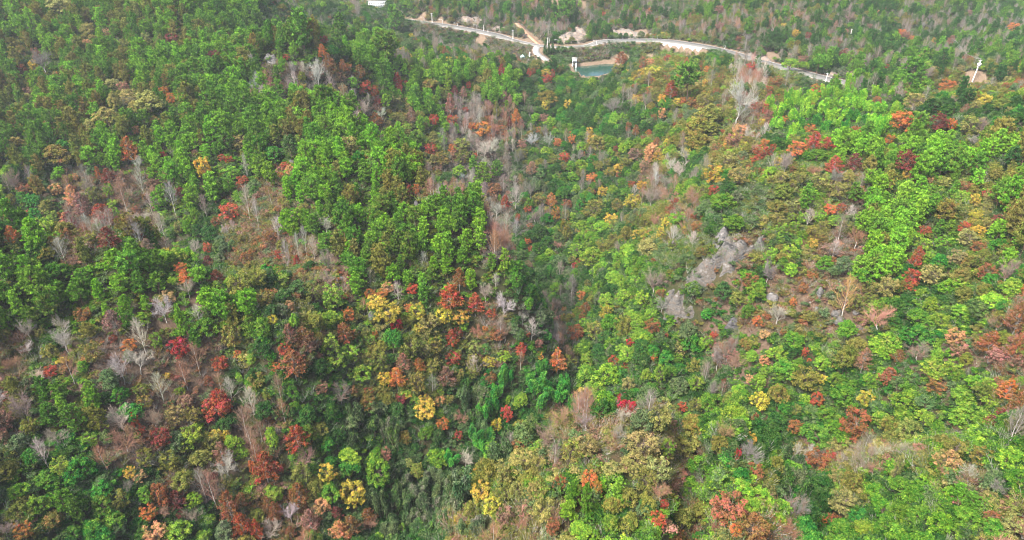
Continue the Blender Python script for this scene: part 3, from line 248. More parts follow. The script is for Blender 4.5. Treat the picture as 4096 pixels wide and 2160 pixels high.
def mesh_ob(name,me,parent=None,**p):
    o=bpy.data.objects.new(name,me); link(o)
    if parent: o.parent=parent
    for a,b in p.items(): o[a]=b
    return o
def tubes(segs,k=4):
    """segs: (p0,p1,r0,r1) -> verts, quads"""
    V=[];Q=[]
    ang=np.arange(k)*2*np.pi/k
    for p0,p1,r0,r1 in segs:
        p0=np.array(p0,float);p1=np.array(p1,float); d=p1-p0; L=np.linalg.norm(d)+1e-9; d/=L
        a=np.array([0,0,1.]) if abs(d[2])<.9 else np.array([1.,0,0]); u=np.cross(d,a); u/=np.linalg.norm(u); v=np.cross(d,u)
        b=len(V)*1
        ring=np.cos(ang)[:,None]*u+np.sin(ang)[:,None]*v
        n0=sum(len(x) for x in V); V.append(p0+ring*r0); V.append(p1+ring*r1)
        for i in range(k): Q.append((n0+i,n0+(i+1)%k,n0+k+(i+1)%k,n0+k+i))
    return np.vstack(V),np.array(Q)
def leaves(C,U,W,cv):
    """rhombus leaves"""
    n=len(C); V=np.stack([C+U,C+W,C-U,C-W],1).reshape(-1,3); Q=np.arange(4*n).reshape(-1,4); return V,Q,cv
def rdir(r,n):
    v=r.normal(size=(n,3)); return v/np.linalg.norm(v,axis=1)[:,None]
def clump_leaves(r,cen,rad,n,size,up=.5,flat=.75,elong=1.0):
    """leaf quads on clumps; cen (m,3) rad (m,)"""
    m=len(cen); idx=r.integers(0,m,n) if n>m else np.arange(n)
    d=rdir(r,n); d[:,2]=np.where(d[:,2]<-.3,-d[:,2],d[:,2]); rr=rad[idx]*(.25+1.05*r.random(n)**.6)
    C=cen[idx]+d*rr[:,None]*np.array([1,1,flat])
    nrm=d*.6+rdir(r,n)*.7+np.array([0,0,up]); nrm/=np.linalg.norm(nrm,axis=1)[:,None]
    a=np.cross(nrm,rdir(r,n)); a/=np.linalg.norm(a,axis=1)[:,None]+1e-9; b=np.cross(nrm,a)
    s=size*(.6+.8*r.random(n))
    ccv=r.random(m)
    return leaves(C,a*(s*elong)[:,None],b*(s*.7)[:,None],np.clip(.45*ccv[idx]+.55*r.random(n),0,1))
def cat(parts):
    V=[];Q=[];c=[];n=0
    for v,q,cv in parts: V.append(v);Q.append(q+n);c.append(cv);n+=len(v)
    return np.vstack(V),np.vstack(Q),np.concatenate(c)
# ---------------------------------------------------------------- tree prototypes (unit height, unit width)
def limb_path(r,p0,p1,n,j,r0,r1):
    P=[np.array(p0,float)+(np.array(p1,float)-np.array(p0,float))*i/n for i in range(n+1)]
    for i in range(1,n): P[i]=P[i]+r.normal(size=3)*j
    return [(P[i],P[i+1],r0+(r1-r0)*i/n,r0+(r1-r0)*(i+1)/n) for i in range(n)],P
def proto_B(seed,nl=3900,ls=.0255,loose=0.):
    r=np.random.default_rng(seed); m=86
    # clump centres: dome
    th=r.random(m)*2*np.pi; ph=np.arccos(1-r.random(m)*1.25); R=.22+.21*r.random(m)**.5
    R=R*(.95+.20*np.sin(th*2+r.random()*6)+.14*np.sin(th*3+r.random()*6))
    lean=r.normal(size=2)*.05
    cen=np.stack([np.cos(th)*np.sin(ph)*R+lean[0],np.sin(th)*np.sin(ph)*R+lean[1],.46+np.cos(ph)*.42*(.72+.4*r.random(m))],1)
    rad=.045+.065*r.random(m)
    crown=clump_leaves(r,cen,rad,nl,ls,up=.6)
    segs,P=limb_path(r,(0,0,-.1),(lean[0],lean[1],.5),4,.008,.028,.016)
    for c in cen[:12]:
        s,_=limb_path(r,P[2+r.integers(0,3)],c,3,.015,.011,.003); segs+=s
    return tubes(segs,5),crown
def proto_A(seed,nl=2600,ls=.025):
    """open autumn crown with gaps and twigs showing"""
    r=np.random.default_rng(seed); m=64
    th=r.random(m)*2*np.pi; R=.10+.34*r.random(m)**.6; z=.34+.58*r.random(m); R=R*np.clip(1.25-np.abs(z-.62)*1.5,.3,1)
    cen=np.stack([np.cos(th)*R,np.sin(th)*R,z],1); rad=.04+.06*r.random(m)
    crown=clump_leaves(r,cen,rad,nl,ls,up=.5,flat=.8)
    segs,P=limb_path(r,(0,0,-.1),(0,0,.62),5,.012,.022,.01)
    tw=[]
    for c in cen:
        s,_=limb_path(r,P[2+r.integers(0,4)],c,3,.02,.008,.003); segs+=s
        for _ in range(3):
            e=c+rdir(r,1)[0]*np.array([.09,.09,.07])+[0,0,.03]; tw.append((c,e,.004,.0015))
    return tubes(segs+tw,3),crown
def proto_C(seed,nl=2300,wood=1.0):
    """narrow conical deciduous conifer"""
    r=np.random.default_rng(seed); segs,P=limb_path(r,(0,0,-.08),(0,0,.98),6,.006,.022,.004)
    C=[];cvv=[];tw=[]
    nb=64
    for i in range(nb):
        z=.20+.76*((i+r.random())/nb); L=(.46*(1-((z-.2)/.8)**1.5)+.05)*(.65+.45*r.random()); a=i*2.4+r.random()
        e=np.array([np.cos(a)*L,np.sin(a)*L,z+L*.30]); tw.append(((0,0,z),e,.006,.002))
        k=int(14+70*L); t=.35+.65*r.random(k)**.7
        base=np.array([0,0,z])+t[:,None]*(e-np.array([0,0,z]))
        base=base+r.normal(size=(k,3))*np.array([.030,.030,.014])*(.5+L*2); C.append(base); cvv.append(np.full(k,r.random()))
    C=np.vstack(C); n=len(C); cl=np.concatenate(cvv)
    nrm=rdir(r,n)+[0,0,.4]; nrm/=np.linalg.norm(nrm,axis=1)[:,None]; a=np.cross(nrm,rdir(r,n)); a/=np.linalg.norm(a,axis=1)[:,None]; b=np.cross(nrm,a)
    s=.024*(.6+.8*r.random(n))
    return tubes(segs+tw,3),leaves(C,a*(s*1.5)[:,None],b*(s*.55)[:,None],np.clip(.5*cl+.5*r.random(n),0,1))
def proto_P(seed,wd=1.,tw=1.8,low=.24,nb=46):
    """pine: irregular tiers of upward needle tufts"""
    r=np.random.default_rng(seed); lean=r.normal(size=2)*.04
    segs,P=limb_path(r,(0,0,-.1),(lean[0],lean[1],.93),6,.012,.022,.006)
    T=[]
    for i in range(nb):
        z=low+(.94-low)*((i+r.random())/nb); pr=wd*np.clip(1.12-((z-low)/(1-low))**tw,.16,1)*np.clip((z-.2)/.2,.5,1); L=.43*pr*(.55+.5*r.random()); a=i*2.4+r.normal()*.5
        o=np.array([lean[0]*z,lean[1]*z,z-.05]); e=o+np.array([np.cos(a)*L,np.sin(a)*L,.06+.10*r.random()])
        segs.append((o,e,.007,.003))
        for _ in range(4+int(13*L)):
            q=o+(e-o)*(.4+.62*r.random())+r.normal(size=3)*np.array([.05,.05,.02]); T.append(q)
    T.append(np.array([lean[0],lean[1],.94])); T=np.array(T); m=len(T); k=16; n=m*k
    cv=np.repeat(r.random(m),k); c=np.repeat(T,k,0)
    d=rdir(r,n); d[:,2]=np.abs(d[:,2])*.9+.25; d/=np.linalg.norm(d,axis=1)[:,None]
    ln=.034*(.7+.6*r.random(n)); C=c+d*ln[:,None]*.9
    s=np.cross(d,rdir(r,n)); s/=np.linalg.norm(s,axis=1)[:,None]
    return tubes(segs,4),leaves(C,d*ln[:,None],s*(.0165*(.6+.8*r.random(n)))[:,None],np.clip(.6*cv+.4*r.random(n),0,1))
def proto_N(seed,leader=True,dense=1.0,th=1.0):
    """leafless: trunk + fine branches"""
    r=np.random.default_rng(seed); tr=[];br=[]
    top=.97 if leader else .42
    s,P=limb_path(r,(0,0,-.08),(r.normal()*.03,r.normal()*.03,top),7,.010,.020,.005 if leader else .014); tr+=s
    def grow(p,d,L,rad,lv):
        n=3; q=p; 
        for i in range(n):
            d=d+r.normal(size=3)*.13+np.array([0,0,.10]); d/=np.linalg.norm(d); q2=q+d*L/n
            br.append((q,q2,rad*(1-.25*i),rad*(1-.25*(i+1)))); q=q2
            if lv>0:
                for _ in range(2):
                    dd=d+rdir(r,1)[0]*.75; dd/=np.linalg.norm(dd); grow(q,dd,L*(.45+.15*r.random()),rad*.5,lv-1)
    if leader:
        nb=int(22*dense)
        for i in range(nb):
            z=.25+.68*(i+r.random())/nb; a=i*2.4+r.random(); pr=(.62-.5*abs(z-.45))
            L=.50*np.clip(1.08-(z-.2)/.85,.2,1)*(.7+.4*r.random()); k=min(int(z/.97*7),6)
            p=P[k]+(P[k+1]-P[k])*(z/.97*7-k if z/.97*7-k<1 else 1)
            grow(p,np.array([np.cos(a),np.sin(a),.55+.5*z]),L,.0072*th,1)

    else:
        nb=int(8*dense)
        for i in range(nb):
            a=i*2.4+r.random(); grow(P[-1-r.integers(0,3)],np.array([np.cos(a)*.8,np.sin(a)*.8,.9+.8*r.random()]),.42*(.8+.35*r.random()),.0115*th,2)
    for b0 in list(br):
        if b0[3]<.0045:
            for _ in range(2): dd=(b0[1]-b0[0]); dd/=np.linalg.norm(dd)+1e-9; br.append((b0[1],b0[1]+(dd*.7+rdir(r,1)[0]*.7)*.07,.0017,.0009))
    v,q=tubes(br,3); return tubes(tr,5),(v,q,np.repeat(.4+.6*r.random(len(br)),3))
def proto_M(seed):
    """bamboo clump: arching plumes"""
    r=np.random.default_rng(seed); segs=[];C=[];D=[];cvv=[]
    for i in range(7):
        a=r.random()*6.28; b=np.array([r.normal()*.13,r.normal()*.13,0]); out=np.array([np.cos(a),np.sin(a),0])*(.12+.16*r.random()); hgt=.72+.28*r.random()
        tt=np.linspace(0,1,6); path=[b+out*(t**2.2)+np.array([0,0,hgt*(t-.14*t**5)]) for t in tt]
        segs.append(((0,0,-.06),b+[0,0,.01],.02,.02))
        for j in range(5): segs.append((path[j],path[j+1],.009*(1-.12*j),.009*(1-.12*(j+1))))
        n=330; t=.35+.65*r.random(n); pp=b+out*(t**2.2)[:,None]+np.stack([0*t,0*t,hgt*(t-.14*t**5)],1)
        wd=.115*np.sin(np.clip((1.06-t)/.72,0,1)*np.pi*.80)+.015
        off=rdir(r,n)*wd[:,None]*(.5+.6*r.random(n))[:,None]; C.append(pp+off*np.array([1,1,.7])); D.append(off/np.linalg.norm(off,axis=1)[:,None]+out*1.2-np.array([0,0,.35])); cvv.append(np.clip(.45*r.random()+.55*r.random(n),0,1))
    C=np.vstack(C);D=np.vstack(D);D/=np.linalg.norm(D,axis=1)[:,None];n=len(C)
    s=np.cross(D,rdir(r,n)+[0,0,1.]); s/=np.linalg.norm(s,axis=1)[:,None]; ln=.036*(.6+.7*r.random(n))
    return tubes(segs,4),leaves(C,D*ln[:,None],s*(ln*.36)[:,None],np.concatenate(cvv))
def proto_S(seed,n=520):
    r=np.random.default_rng(seed); m=9; th=r.random(m)*6.28; R=.34*r.random(m)**.5
    cen=np.stack([np.cos(th)*R,np.sin(th)*R,.30+.4*r.random(m)],1); rad=.10+.14*r.random(m)
    segs=[((0,0,-.1),c,.010,.003) for c in cen]
    return tubes(segs,3),clump_leaves(r,cen,rad,n,.046,up=.5)
PROTO={}
def add_proto(k,lst,leafm,barkm):
    PROTO[k]=[]
    for i,((wv,wq),(lv,lq,cv)) in enumerate(lst):
        tm=mk('trunk',wv,wq,[barkm]); cm=mk('crown',lv,lq,[leafm],cv=cv)
        j=mk('tree',np.vstack([wv,lv]),np.vstack([wq,lq+len(wv)]),[barkm,leafm],mi=np.r_[np.zeros(len(wq)),np.ones(len(lq))],cv=np.r_[np.zeros(len(wq)),cv])
        PROTO[k].append((tm,cm,j))
add_proto('P',[proto_P(10,1,1.8,.24,46),proto_P(11,1.05,2.6,.36,44),proto_P(12,.85,1.1,.18,50),proto_P(13,1.1,3.2,.45,38),proto_P(14,.95,1.5,.22,46),proto_P(15,1.05,2.2,.30,34),proto_P(16,.8,1.4,.15,40),proto_P(17,1.1,2.6,.28,50)],M_needle,M_pbark)
add_proto('B',[proto_B(30+i) for i in range(6)],M_leaf,M_bark)
add_proto('A',[proto_A(50+i) for i in range(6)],M_leaf,M_bark)
add_proto('C',[proto_C(70+i) for i in range(4)],M_leaf,M_pale)
add_proto('N',[proto_N(90+i,i%3!=2) for i in range(6)],M_twig,M_pale)
add_proto('M',[proto_M(110+i) for i in range(4)],M_leaf,M_bark)
def proto_W(seed):
    '''leafless or nearly leafless twiggy bush'''
    r=np.random.default_rng(seed); st=[];tw=[]
    for i in range(16):
        a=r.random()*6.28; d=np.array([np.cos(a)*(.3+.5*r.random()),np.sin(a)*(.3+.5*r.random()),1.]); d/=np.linalg.norm(d); p=np.zeros(3); L=.75+.35*r.random()
        for k in range(3):
            q=p+(d+r.normal(size=3)*.12)*L/3; st.append((p,q,.010-.002*k,.008-.002*k)); p=q
            for _ in range(6):
                e=p+(d*.6+rdir(r,1)[0]*.6)*.20; tw.append((p,e,.006,.003)); 
    v,q=tubes(tw,3); C,Qv,cv=clump_leaves(r,np.array([t[1] for t in tw]),np.full(len(tw),.05),260,.022)
    return tubes(st,3),cat([(v,q,np.repeat(.3+.6*r.random(len(tw)),3)),(C,Qv,cv)])
add_proto('S',[proto_S(130+i) for i in range(4)],M_leaf,M_bark)
add_proto('W',[proto_W(150+i) for i in range(3)],M_twig,M_pale)
# ---------------------------------------------------------------- colours (base colour, linear)
def lin(c): return tuple((v/255/12.92 if v/255<=.04045 else ((v/255+.055)/1.055)**2.4) for v in c)
SRGB=dict(g=(90,138,38),G=(112,166,34),d=(54,96,40),e=(58,130,42),l=(120,166,44),y=(188,170,56),o=(122,128,54),k=(142,140,74),n=(194,124,60),r=(172,84,58),c=(172,48,42),
 m=(124,66,54),p=(156,118,98),b=(146,100,60),t=(206,156,104),w=(176,170,158),v=(138,130,120),s=(94,120,74),a=(120,120,110),q=(170,90,50))
KS=.70
TINT={k:(np.array(lin(v))*.94+.06*np.dot(lin(v),(.3,.6,.1)))*KS for k,v in SRGB.items()}
TINT['w']=TINT['w']*.95; TINT['v']=TINT['v']*.85
# ---------------------------------------------------------------- trees: surveyed crowns first, then the rest of the wood
heroes=[]
for D,sc in((HERO_BIG,2.5146),(HERO_MID,1.4756)):
    for (tx,ty),txt in D.items():
        for e in txt.split(','):
            x,y,ww,hh,kc=e.split(); heroes.append((tx*1024+float(x)/sc,ty*540+float(y)/sc,float(ww)/sc,float(hh)/sc,kc[0],kc[1]))
SIN,COS=.5,.866
def place(x,y,wp,hp,kind):
    """a crown seen at x,y with this width and height, standing on the terrain under it"""
    yy=y+.3*hp
    for _ in range(4):
        t=cast(x,yy)[0]; W=wp*t/F; th=math.atan2(-ray(x,y)[2],ray(x,y)[1]); s,c=math.sin(th),math.cos(th)
        Hc=(hp*t/F-.45*W*s)/c; lo={'P':1.0,'B':.75,'A':.8,'C':1.1,'N':.9,'M':.9,'S':.6}[kind]
        Hc=min(max(Hc,lo*W),3.2*W); up={'P':.30,'B':.22,'A':.28,'C':.12,'N':.1,'M':.25,'S':.0}[kind]
        Ht=Hc/(1-up); zc=Ht-Hc/2
        yy=min(y+zc*c*F/t,y+1.2*hp+60)
    p=ray(x,yy)*t; p[2]=H(p[0],p[1]); return p,W,Ht,t
T=[]   # x,y,z,W,Ht,kind,colour,cx,cy,wp,hp,t,hero
for (x,y,wp,hp,k,c) in heroes:
    p,W,Ht,t=place(x,y,wp,hp,k); W=min(W*1.13,14); Ht*=1.06; Ht=min(Ht,20)
    if k=='M':
        T_=1.45; W*=T_; Ht=min(max(Ht,W*1.1),W*1.6); c='G' if c=='g' else c
    T.append([p[0],p[1],p[2],W,Ht,k,c,x,y,wp,hp,t,1])
nh=len(T)
BM={'X':"Nv4 Nw3 Np2.4 Ap.6 Bs.6",'G':"Pd3 Pg1.6 Bd2 Bs2 Nv1.8 Bo1 Ap.3 Ao.3 Bg.8",'H':"Bd2.2 Bs2.6 Be.8 Bg.8 Nv2.4 Np.9 Ao.5 Ap.3",'Q':"Pg5 Po3 PG2 Bo1.5 Bk.5 Bd.8",'P':"PG4.5 Pg4 Po1.2 Pl.5",'F':"Bs3.4 Nv1.6 Np.4 Bo1.8 Bg.8 Ap.3 Pd1.4 Pg.8 Ak.7 Ab.3 Bd1.2 Ar.04 Bl.4",'V':"Bs2.4 Bd3.4 Bg1.8 Bl.8 Ao1 Ay.15 Nv.9 Be.9 Ab.3 Bo.7",
 'N':"Np2.4 Nw2.2 Ab.9 Ap.8 Bs1.4 Ao1.2 Nv1.2 Am.2 Bo.6",'O':"Ao3 Ak1.4 Ay.6 Bl.8 Bo2 Ab.7 Bs.8 Nv.5",'K':"Ak3.4 Nv2 Np1.2 Ao1.5 Bo1.2 Bl.6",'M':"MG1",'D':"Ms5 Bd2.4 Bs.6",'E':"Me3 Bd1 Bs1",
 'L':"Bl1.9 Bd1.2 Bg2.6 Ao1 Al1.4 Bo1 Bs.6 Be.5",'R':"Ss2 So2 Sb1.5 Np.5 Ab.5 Bo.4 Nv.3",'B':"Bd4 Be1.5 Bg1.5 Bs1.2 Ao.4",'S':"Ss4 So1.6 Bs1 Nv.6 Sg1.5",'T':"Cb2 Cp1.4 Ab1.4 Np1 Bo.6 Ao.6 Ap.5"}
BMp={}
for k,v in BM.items():
    L=[(e[:2],float(e[2:])) for e in v.split()]; s=sum(q for _,q in L); BMp[k]=([a for a,_ in L],np.array([q/s for _,q in L]))
WID={'P':(4.0,7.2),'B':(3.3,5.8),'A':(2.9,4.9),'C':(3.4,4.8),'N':(3.8,5.8),'M':(5.0,6.6),'S':(2.4,4.0)}
ASP={'P':1.55,'B':1.1,'A':1.2,'C':2.0,'N':1.6,'M':1.7,'S':.8}
hx=np.array([q[7] for q in T]);hy=np.array([q[8] for q in T]);hw=np.array([q[9] for q in T]);hh=np.array([q[10] for q in T]);hX=np.array([q[0] for q in T]);hY=np.array([q[1] for q in T]);hW=np.array([q[3] for q in T]);ht=np.array([q[11] for q in T]); hnp=np.array([q[5]!='P' for q in T])
ROCKS_PX=[[(2968,1000),(2990,1005),(3000,985),(3024,968),(3032,1004),(2960,1040),(2932,1088),(2866,1116),(2782,1127),(2777,1098),(2861,1024)],
 [(2862,950),(2895,935),(2910,950),(2880,985),(2862,995)],[(2915,965),(2955,945),(2985,955),(2960,985),(2925,985)],
 [(2675,1163),(2726,1126),(2735,1135),(2700,1165),(2682,1190)],[(2661,1280),(2690,1215),(2720,1186),(2735,1200),(2740,1230),(2790,1255),(2745,1260),(2702,1290)],
 [(1050,250),(1065,235),(1100,230),(1108,245),(1095,262),(1060,265)]]
ROCKS=[]
ROCKS_PX=[[(sum(q[0] for q in P)/len(P)+(x-sum(q[0] for q in P)/len(P))*1.28,sum(q[1] for q in P)/len(P)+(y-sum(q[1] for q in P)/len(P))*1.28) for x,y in P] for P in ROCKS_PX]
for P in ROCKS_PX:
    ROCKS.append(np.array([on_ground(x,y)[0] for x,y in P]))
CUTS_PX=[[(1838,82),(1850,70),(1905,66),(1930,78),(1948,104),(1900,108),(1850,100)],[(2425,150),(2440,128),(2478,113),(2515,120),(2560,132),(2600,132),(2630,150),(2520,156)],
 [(2955,205),(3000,214),(3045,228),(3095,245),(3060,248),(3000,232)],[(3300,306),(3350,290),(3410,290),(3455,312),(3400,318),(3350,312)],[(2220,165),(2300,112),(2340,112),(2370,150),(2330,172),(2260,175)],[(1958,118),(1985,102),(2030,106),(2040,128),(2000,132)]]
CUTS=[np.array([on_ground(x,y)[0] for x,y in P]) for P in CUTS_PX]
# things that must not be overgrown: x y width height (survey pixels), kept clear like the surveyed crowns
for (x,y,wp,hp) in [(1078,248,60,40),(1512,20,80,40),(2294,245,30,50),(2090,236,20,24),(2118,232,18,30),(2972,860,34,26),(3088,1182,56,50),(3278,1160,34,64),(3266,1232,24,40),(3345,1255,44,36),(3355,1285,54,36),(3437,1305,34,28),(3494,1266,24,34),(2930,1285,60,60),(1488,1258,48,44),(1167,650,40,34),(1668,820,34,44),(1345,1085,28,34),(1366,1110,28,34),(1356,1138,30,50),(3885,310,70,130),(3300,320,24,60),(3400,135,20,40),(2900,1060,150,130),(2700,1240,110,120),(2880,968,50,50),(2950,965,60,40),(2740,190,200,40),(3560,352,30,30)]:
    t=cast(x,y+hp*.4)[0]; p=ray(x,y+hp*.4)*t
    hx=np.r_[hx,x];hy=np.r_[hy,y];hw=np.r_[hw,wp*1.25];hh=np.r_[hh,hp*1.25];hX=np.r_[hX,p[0]];hY=np.r_[hY,p[1]];hW=np.r_[hW,1.];ht=np.r_[ht,t];hnp=np.r_[hnp,True]
def blocked(x,y,m=0.0):
    b=np.zeros(x.shape,bool)
    d,_=seg_dist(x,y,ROAD); b|=d<6+m
    d,_=seg_dist(x,y,TRACK); b|=d<3.2+m
    d,_=seg_dist(x,y,DIRT); b|=d<2.5+m
    b|=poly_dist(x,y,WPOLY)<3+m
    for P in ROCKS: b|=poly_dist(x,y,P)<.5+m*.5
    for P in CUTS: b|=poly_dist(x,y,P)<-1+m*.5
    b|=sample(soil,x,y)>.45
    return b
sp=2.95
X0,Y0=np.meshgrid(np.arange(-430,431,sp),np.arange(40,690,sp))
X0=(X0+rng.uniform(-.46,.46,X0.shape)*sp).ravel(); Y0=(Y0+rng.uniform(-.46,.46,Y0.shape)*sp).ravel()
Z0=H(X0,Y0); cxx,cyy,tt=proj(np.stack([X0,Y0,Z0+4],1))
slope=lambda x,y:np.hypot(H(x+2,y)-H(x-2,y),H(x,y+2)-H(x,y-2))/4
ex=rng.uniform(-300,300,26000); ey=rng.uniform(60,420,26000); es=slope(ex,ey); ek=rng.random(26000)<np.clip((es-.45)*1.1,0,.8)
X0=np.r_[X0,ex[ek]];Y0=np.r_[Y0,ey[ek]];Z0=H(X0,Y0);cxx,cyy,tt=proj(np.stack([X0,Y0,Z0+4],1))
# far trees beyond 420 m a little more widely spaced
keep=(tt>70)&(cxx>-450)&(cxx<4550)&(cyy>-260)&(cyy<2500)&~blocked(X0,Y0,1.2)&((tt<430)|(rng.random(len(X0))<.85))
X0,Y0,Z0,cxx,cyy,tt=[a[keep] for a in(X0,Y0,Z0,cxx,cyy,tt)]
roadd=np.minimum(np.minimum(seg_dist(X0,Y0+7,ROAD)[0],seg_dist(X0,Y0+20,ROAD)[0]-4),np.minimum(poly_dist(X0,Y0+5,WPOLY)+3,seg_dist(X0,Y0+5,TRACK)[0]+3)); jj=0
uq=vnoise(X0,Y0,19,61)+.6*vnoise(X0,Y0,9,62)+.25*vnoise(X0,Y0,5,63); uq=uq.argsort().argsort()/len(uq)
for x,y,z,cx,cy,t in zip(X0,Y0,Z0,cxx,cyy,tt):
    jx,jy=rng.normal(0,26),rng.normal(0,24)
    rd=roadd[jj]; jj+=1
    b=BIO[int(min(max(cy+jy*min(1,cy/300),0)//135,15))][int(min(max(cx+jx,0)//128,31))]
    if b=='R' and rng.random()<.5: continue
    if b=='S' and rng.random()<.15: continue
    n,p=BMp[b]; kc=n[int(min(np.searchsorted(np.cumsum(p),uq[jj-1]*.86+.14*rng.random()),len(n)-1))] if rng.random()<.72 else n[rng.choice(len(n),p=p)]; k,c=kc
    a0,a1=WID[k]; W=a0+(a1-a0)*rng.random()**1.3
    if t>400: W*=.85
    if b in 'PQ' and k!='P': W*=.85
    Ht=W*ASP[k]*(.85+.35*rng.random())
    wp=W*F/t; hp=(Ht*.75*COS+W*.4)*F/t
    if rd<10: k='S'; c='s' if c in 'wvde' else c; W=1.8+1.2*rng.random(); Ht=W*.7
    if (np.hypot(hX-x,hY-y)<.25*(hW+W)).any(): continue
    ccx,ccy,_=proj(np.array([x,y,z+Ht*.6]))
    m=(hnp if k=='P' else True)&(np.abs(hx-ccx)<.30*(hw+wp))&(np.abs(hy-ccy)<.30*(hh+hp))&(t<ht+4)&(t>ht-45)
    if m.any(): 
        k='S'; W=2.2+1.6*rng.random(); Ht=W*.75
        if c=='w' or c=='v': c='s'
    T.append([x,y,z,W,Ht,k,c,ccx,ccy,wp,hp,t,0])
print('trees',len(T),'surveyed',nh)
NAMES={'P':('pine_tree','pine'),'Bd':('evergreen_tree','evergreen tree'),'Be':('evergreen_tree','evergreen tree'),'Bg':('leafy_green_tree','green tree'),'Bs':('leafy_green_tree','green tree'),
 'Bl':('yellowing_tree','yellowing tree'),'Bo':('yellowing_tree','yellowing tree'),'Bk':('yellowing_tree','yellowing tree'),
 'Al':('autumn_yellow_tree','autumn tree'),'Ay':('autumn_yellow_tree','autumn tree'),'Ao':('autumn_yellow_tree','autumn tree'),'Ak':('autumn_yellow_tree','autumn tree'),
 'An':('autumn_red_tree','red tree'),'Ar':('autumn_red_tree','red tree'),'Ac':('autumn_red_tree','red tree'),'Am':('autumn_red_tree','red tree'),'Ap':('autumn_red_tree','red tree'),'Ab':('autumn_red_tree','red tree'),'At':('autumn_red_tree','red tree'),
 'C':('conical_tree','conical tree'),'N':('bare_tree','bare tree'),'M':('bamboo_clump','bamboo'),'S':('shrub','shrub')}
def nm(k,c): return NAMES.get(k+c) or NAMES[k]
CW=dict(g='mid green',G='bright green',d='dark green',e='emerald green',l='lime green',y='golden yellow',o='olive',k='straw coloured',n='orange',r='red',c='crimson',m='maroon',p='dusky pink',b='rusty brown',t='tan',w='whitish',v='grey',s='grey green',q='rust red')
KW={'pine_tree':'pine','evergreen_tree':'round evergreen tree','leafy_green_tree':'leafy tree','yellowing_tree':'full crowned tree','autumn_yellow_tree':'open crowned tree','autumn_red_tree':'open crowned tree','conical_tree':'conical tree','bare_tree':'leafless tree','bamboo_clump':'bamboo clump','shrub':'low shrub'}
LM=[("the green reservoir",2370,285),("the white intake tower",2294,240),("the flat white building",1510,18),("the roadside retaining wall",2735,186),("the pale concrete track",2145,205),("the giant pale bare tree",2935,420),("the bright bamboo grove",3330,440),("the bald rock face",2900,1050),("the big yellow tree",2848,700),("the lower grey rocks",2700,1225),
 ("the white boulders",3090,1185),("the pale tree on brown ground",3358,1190),("the tall red tree",3650,1035),("the big lime tree",3545,1375),("the bright crimson tree",728,1382),("the bright orange tree",525,1374),("the glossy emerald tree",1573,1355),("the rust red twin trees",1800,1195),("the magenta conical tree",450,960),("the straw coloured big trees",615,400),
 ("the white rock outcrop",1067,246),("the crimson tree under the crest",1490,350),("the mauve cone",1803,420),("the grey leafless grove",1960,620),("the deep red tree",2495,1615),("the golden orange tree",2353,1910),("the round brown tree",2900,2030),("the wide lime crown",2390,1500),("the lime tree by dark bamboo",1520,1880),("the rusty round tree",1075,1870),
 ("the dark bamboo gully",1750,2020),("the fallen white branches",505,1700),("the round emerald tree",1103,615),("the round maroon tree",3732,495),("the round orange tree",3593,485),("the transformer pole",3885,300),("the two yellow crowns",2525,810),("the dome of dark foliage",2155,930),("the salmon orange tree",525,650),("the red tree by the road",3545,267),
 ("the dirt track",2100,120),("the golden foreground tree",105,2120),("the rusty slope edge",4060,1300),("the tan leaning tree",4005,1570),("the big olive tree",3580,1720),("the emerald bamboo patch",2150,1570),("the pale bare foreground tree",500,1700),("the brown clearing",1180,840)]
lmx=np.array([q[1] for q in LM]);lmy=np.array([q[2] for q in LM])
DIR=['right','upper right','above','upper left','left','lower left','below','lower right']
ORD=['nearest']+[a+' nearest' for a in 'second third fourth fifth sixth seventh eighth ninth tenth eleventh twelfth thirteenth fourteenth fifteenth sixteenth seventeenth eighteenth nineteenth twentieth'.split()]
# visibility and apparent size decide which stand as individuals
TA=np.array([[q[7],q[8],q[11]] for q in T]); vis=np.zeros(len(T),bool)
inn=(TA[:,0]>-40)&(TA[:,0]<4136)&(TA[:,1]>-30)&(TA[:,1]<2190)
ct=cast(TA[inn,0],TA[inn,1]-8); vis[inn]=ct>TA[inn,2]-14
bykind={}
for i,q in enumerate(T):
    bykind.setdefault(nm(q[5],q[6])[0],[]).append(i)
CAP=300
indiv=set()
for k,L in bykind.items():
    v=sorted([i for i in L if vis[i]],key=lambda i:-T[i][9]*T[i][10]*(1.6 if T[i][12] else 1)); indiv.update(v[:CAP]); print(k,len(L),'visible',len(v))
def rotz(i): return float(np.random.default_rng(i).random()*6.283)
def tint_of(q,i):
    r=np.random.default_rng(1000+i); c=TINT[q[6]]*(.8+.35*r.random())*(1.3 if q[5]+q[6]=='Bk' else .6 if q[5]+q[6]=='Ms' else 1.12 if q[6] in 'yk' else 1)*(1.28 if q[5]=='P' else 1.35 if q[5]=='M' else 1)*np.array([1+.08*r.normal(),1+.05*r.normal(),1+.08*r.normal()])
    return np.clip(c,.003,.9)
NEXT=dict(g='odgG',G='gGl',d='dgs',e='eg',l='lgok',y='lon',o='okbg',k='kklo',n='botn',r='nbom',c='rc',m='bpm',p='vbpo',b='opkb',t='okt',w='wv',v='vpw',s='sgv',q='bno')
def tint2_of(q,i):
    r=np.random.default_rng(5000+i); s=NEXT[q[6]]; c2=TINT[s[r.integers(len(s))]]; f=.35+.5*r.random()
    return np.clip(tint_of(q,i)*(1-f)+c2*f*(1.28 if q[5]=='P' else 1.35 if q[5]=='M' else 1),.003,.9)
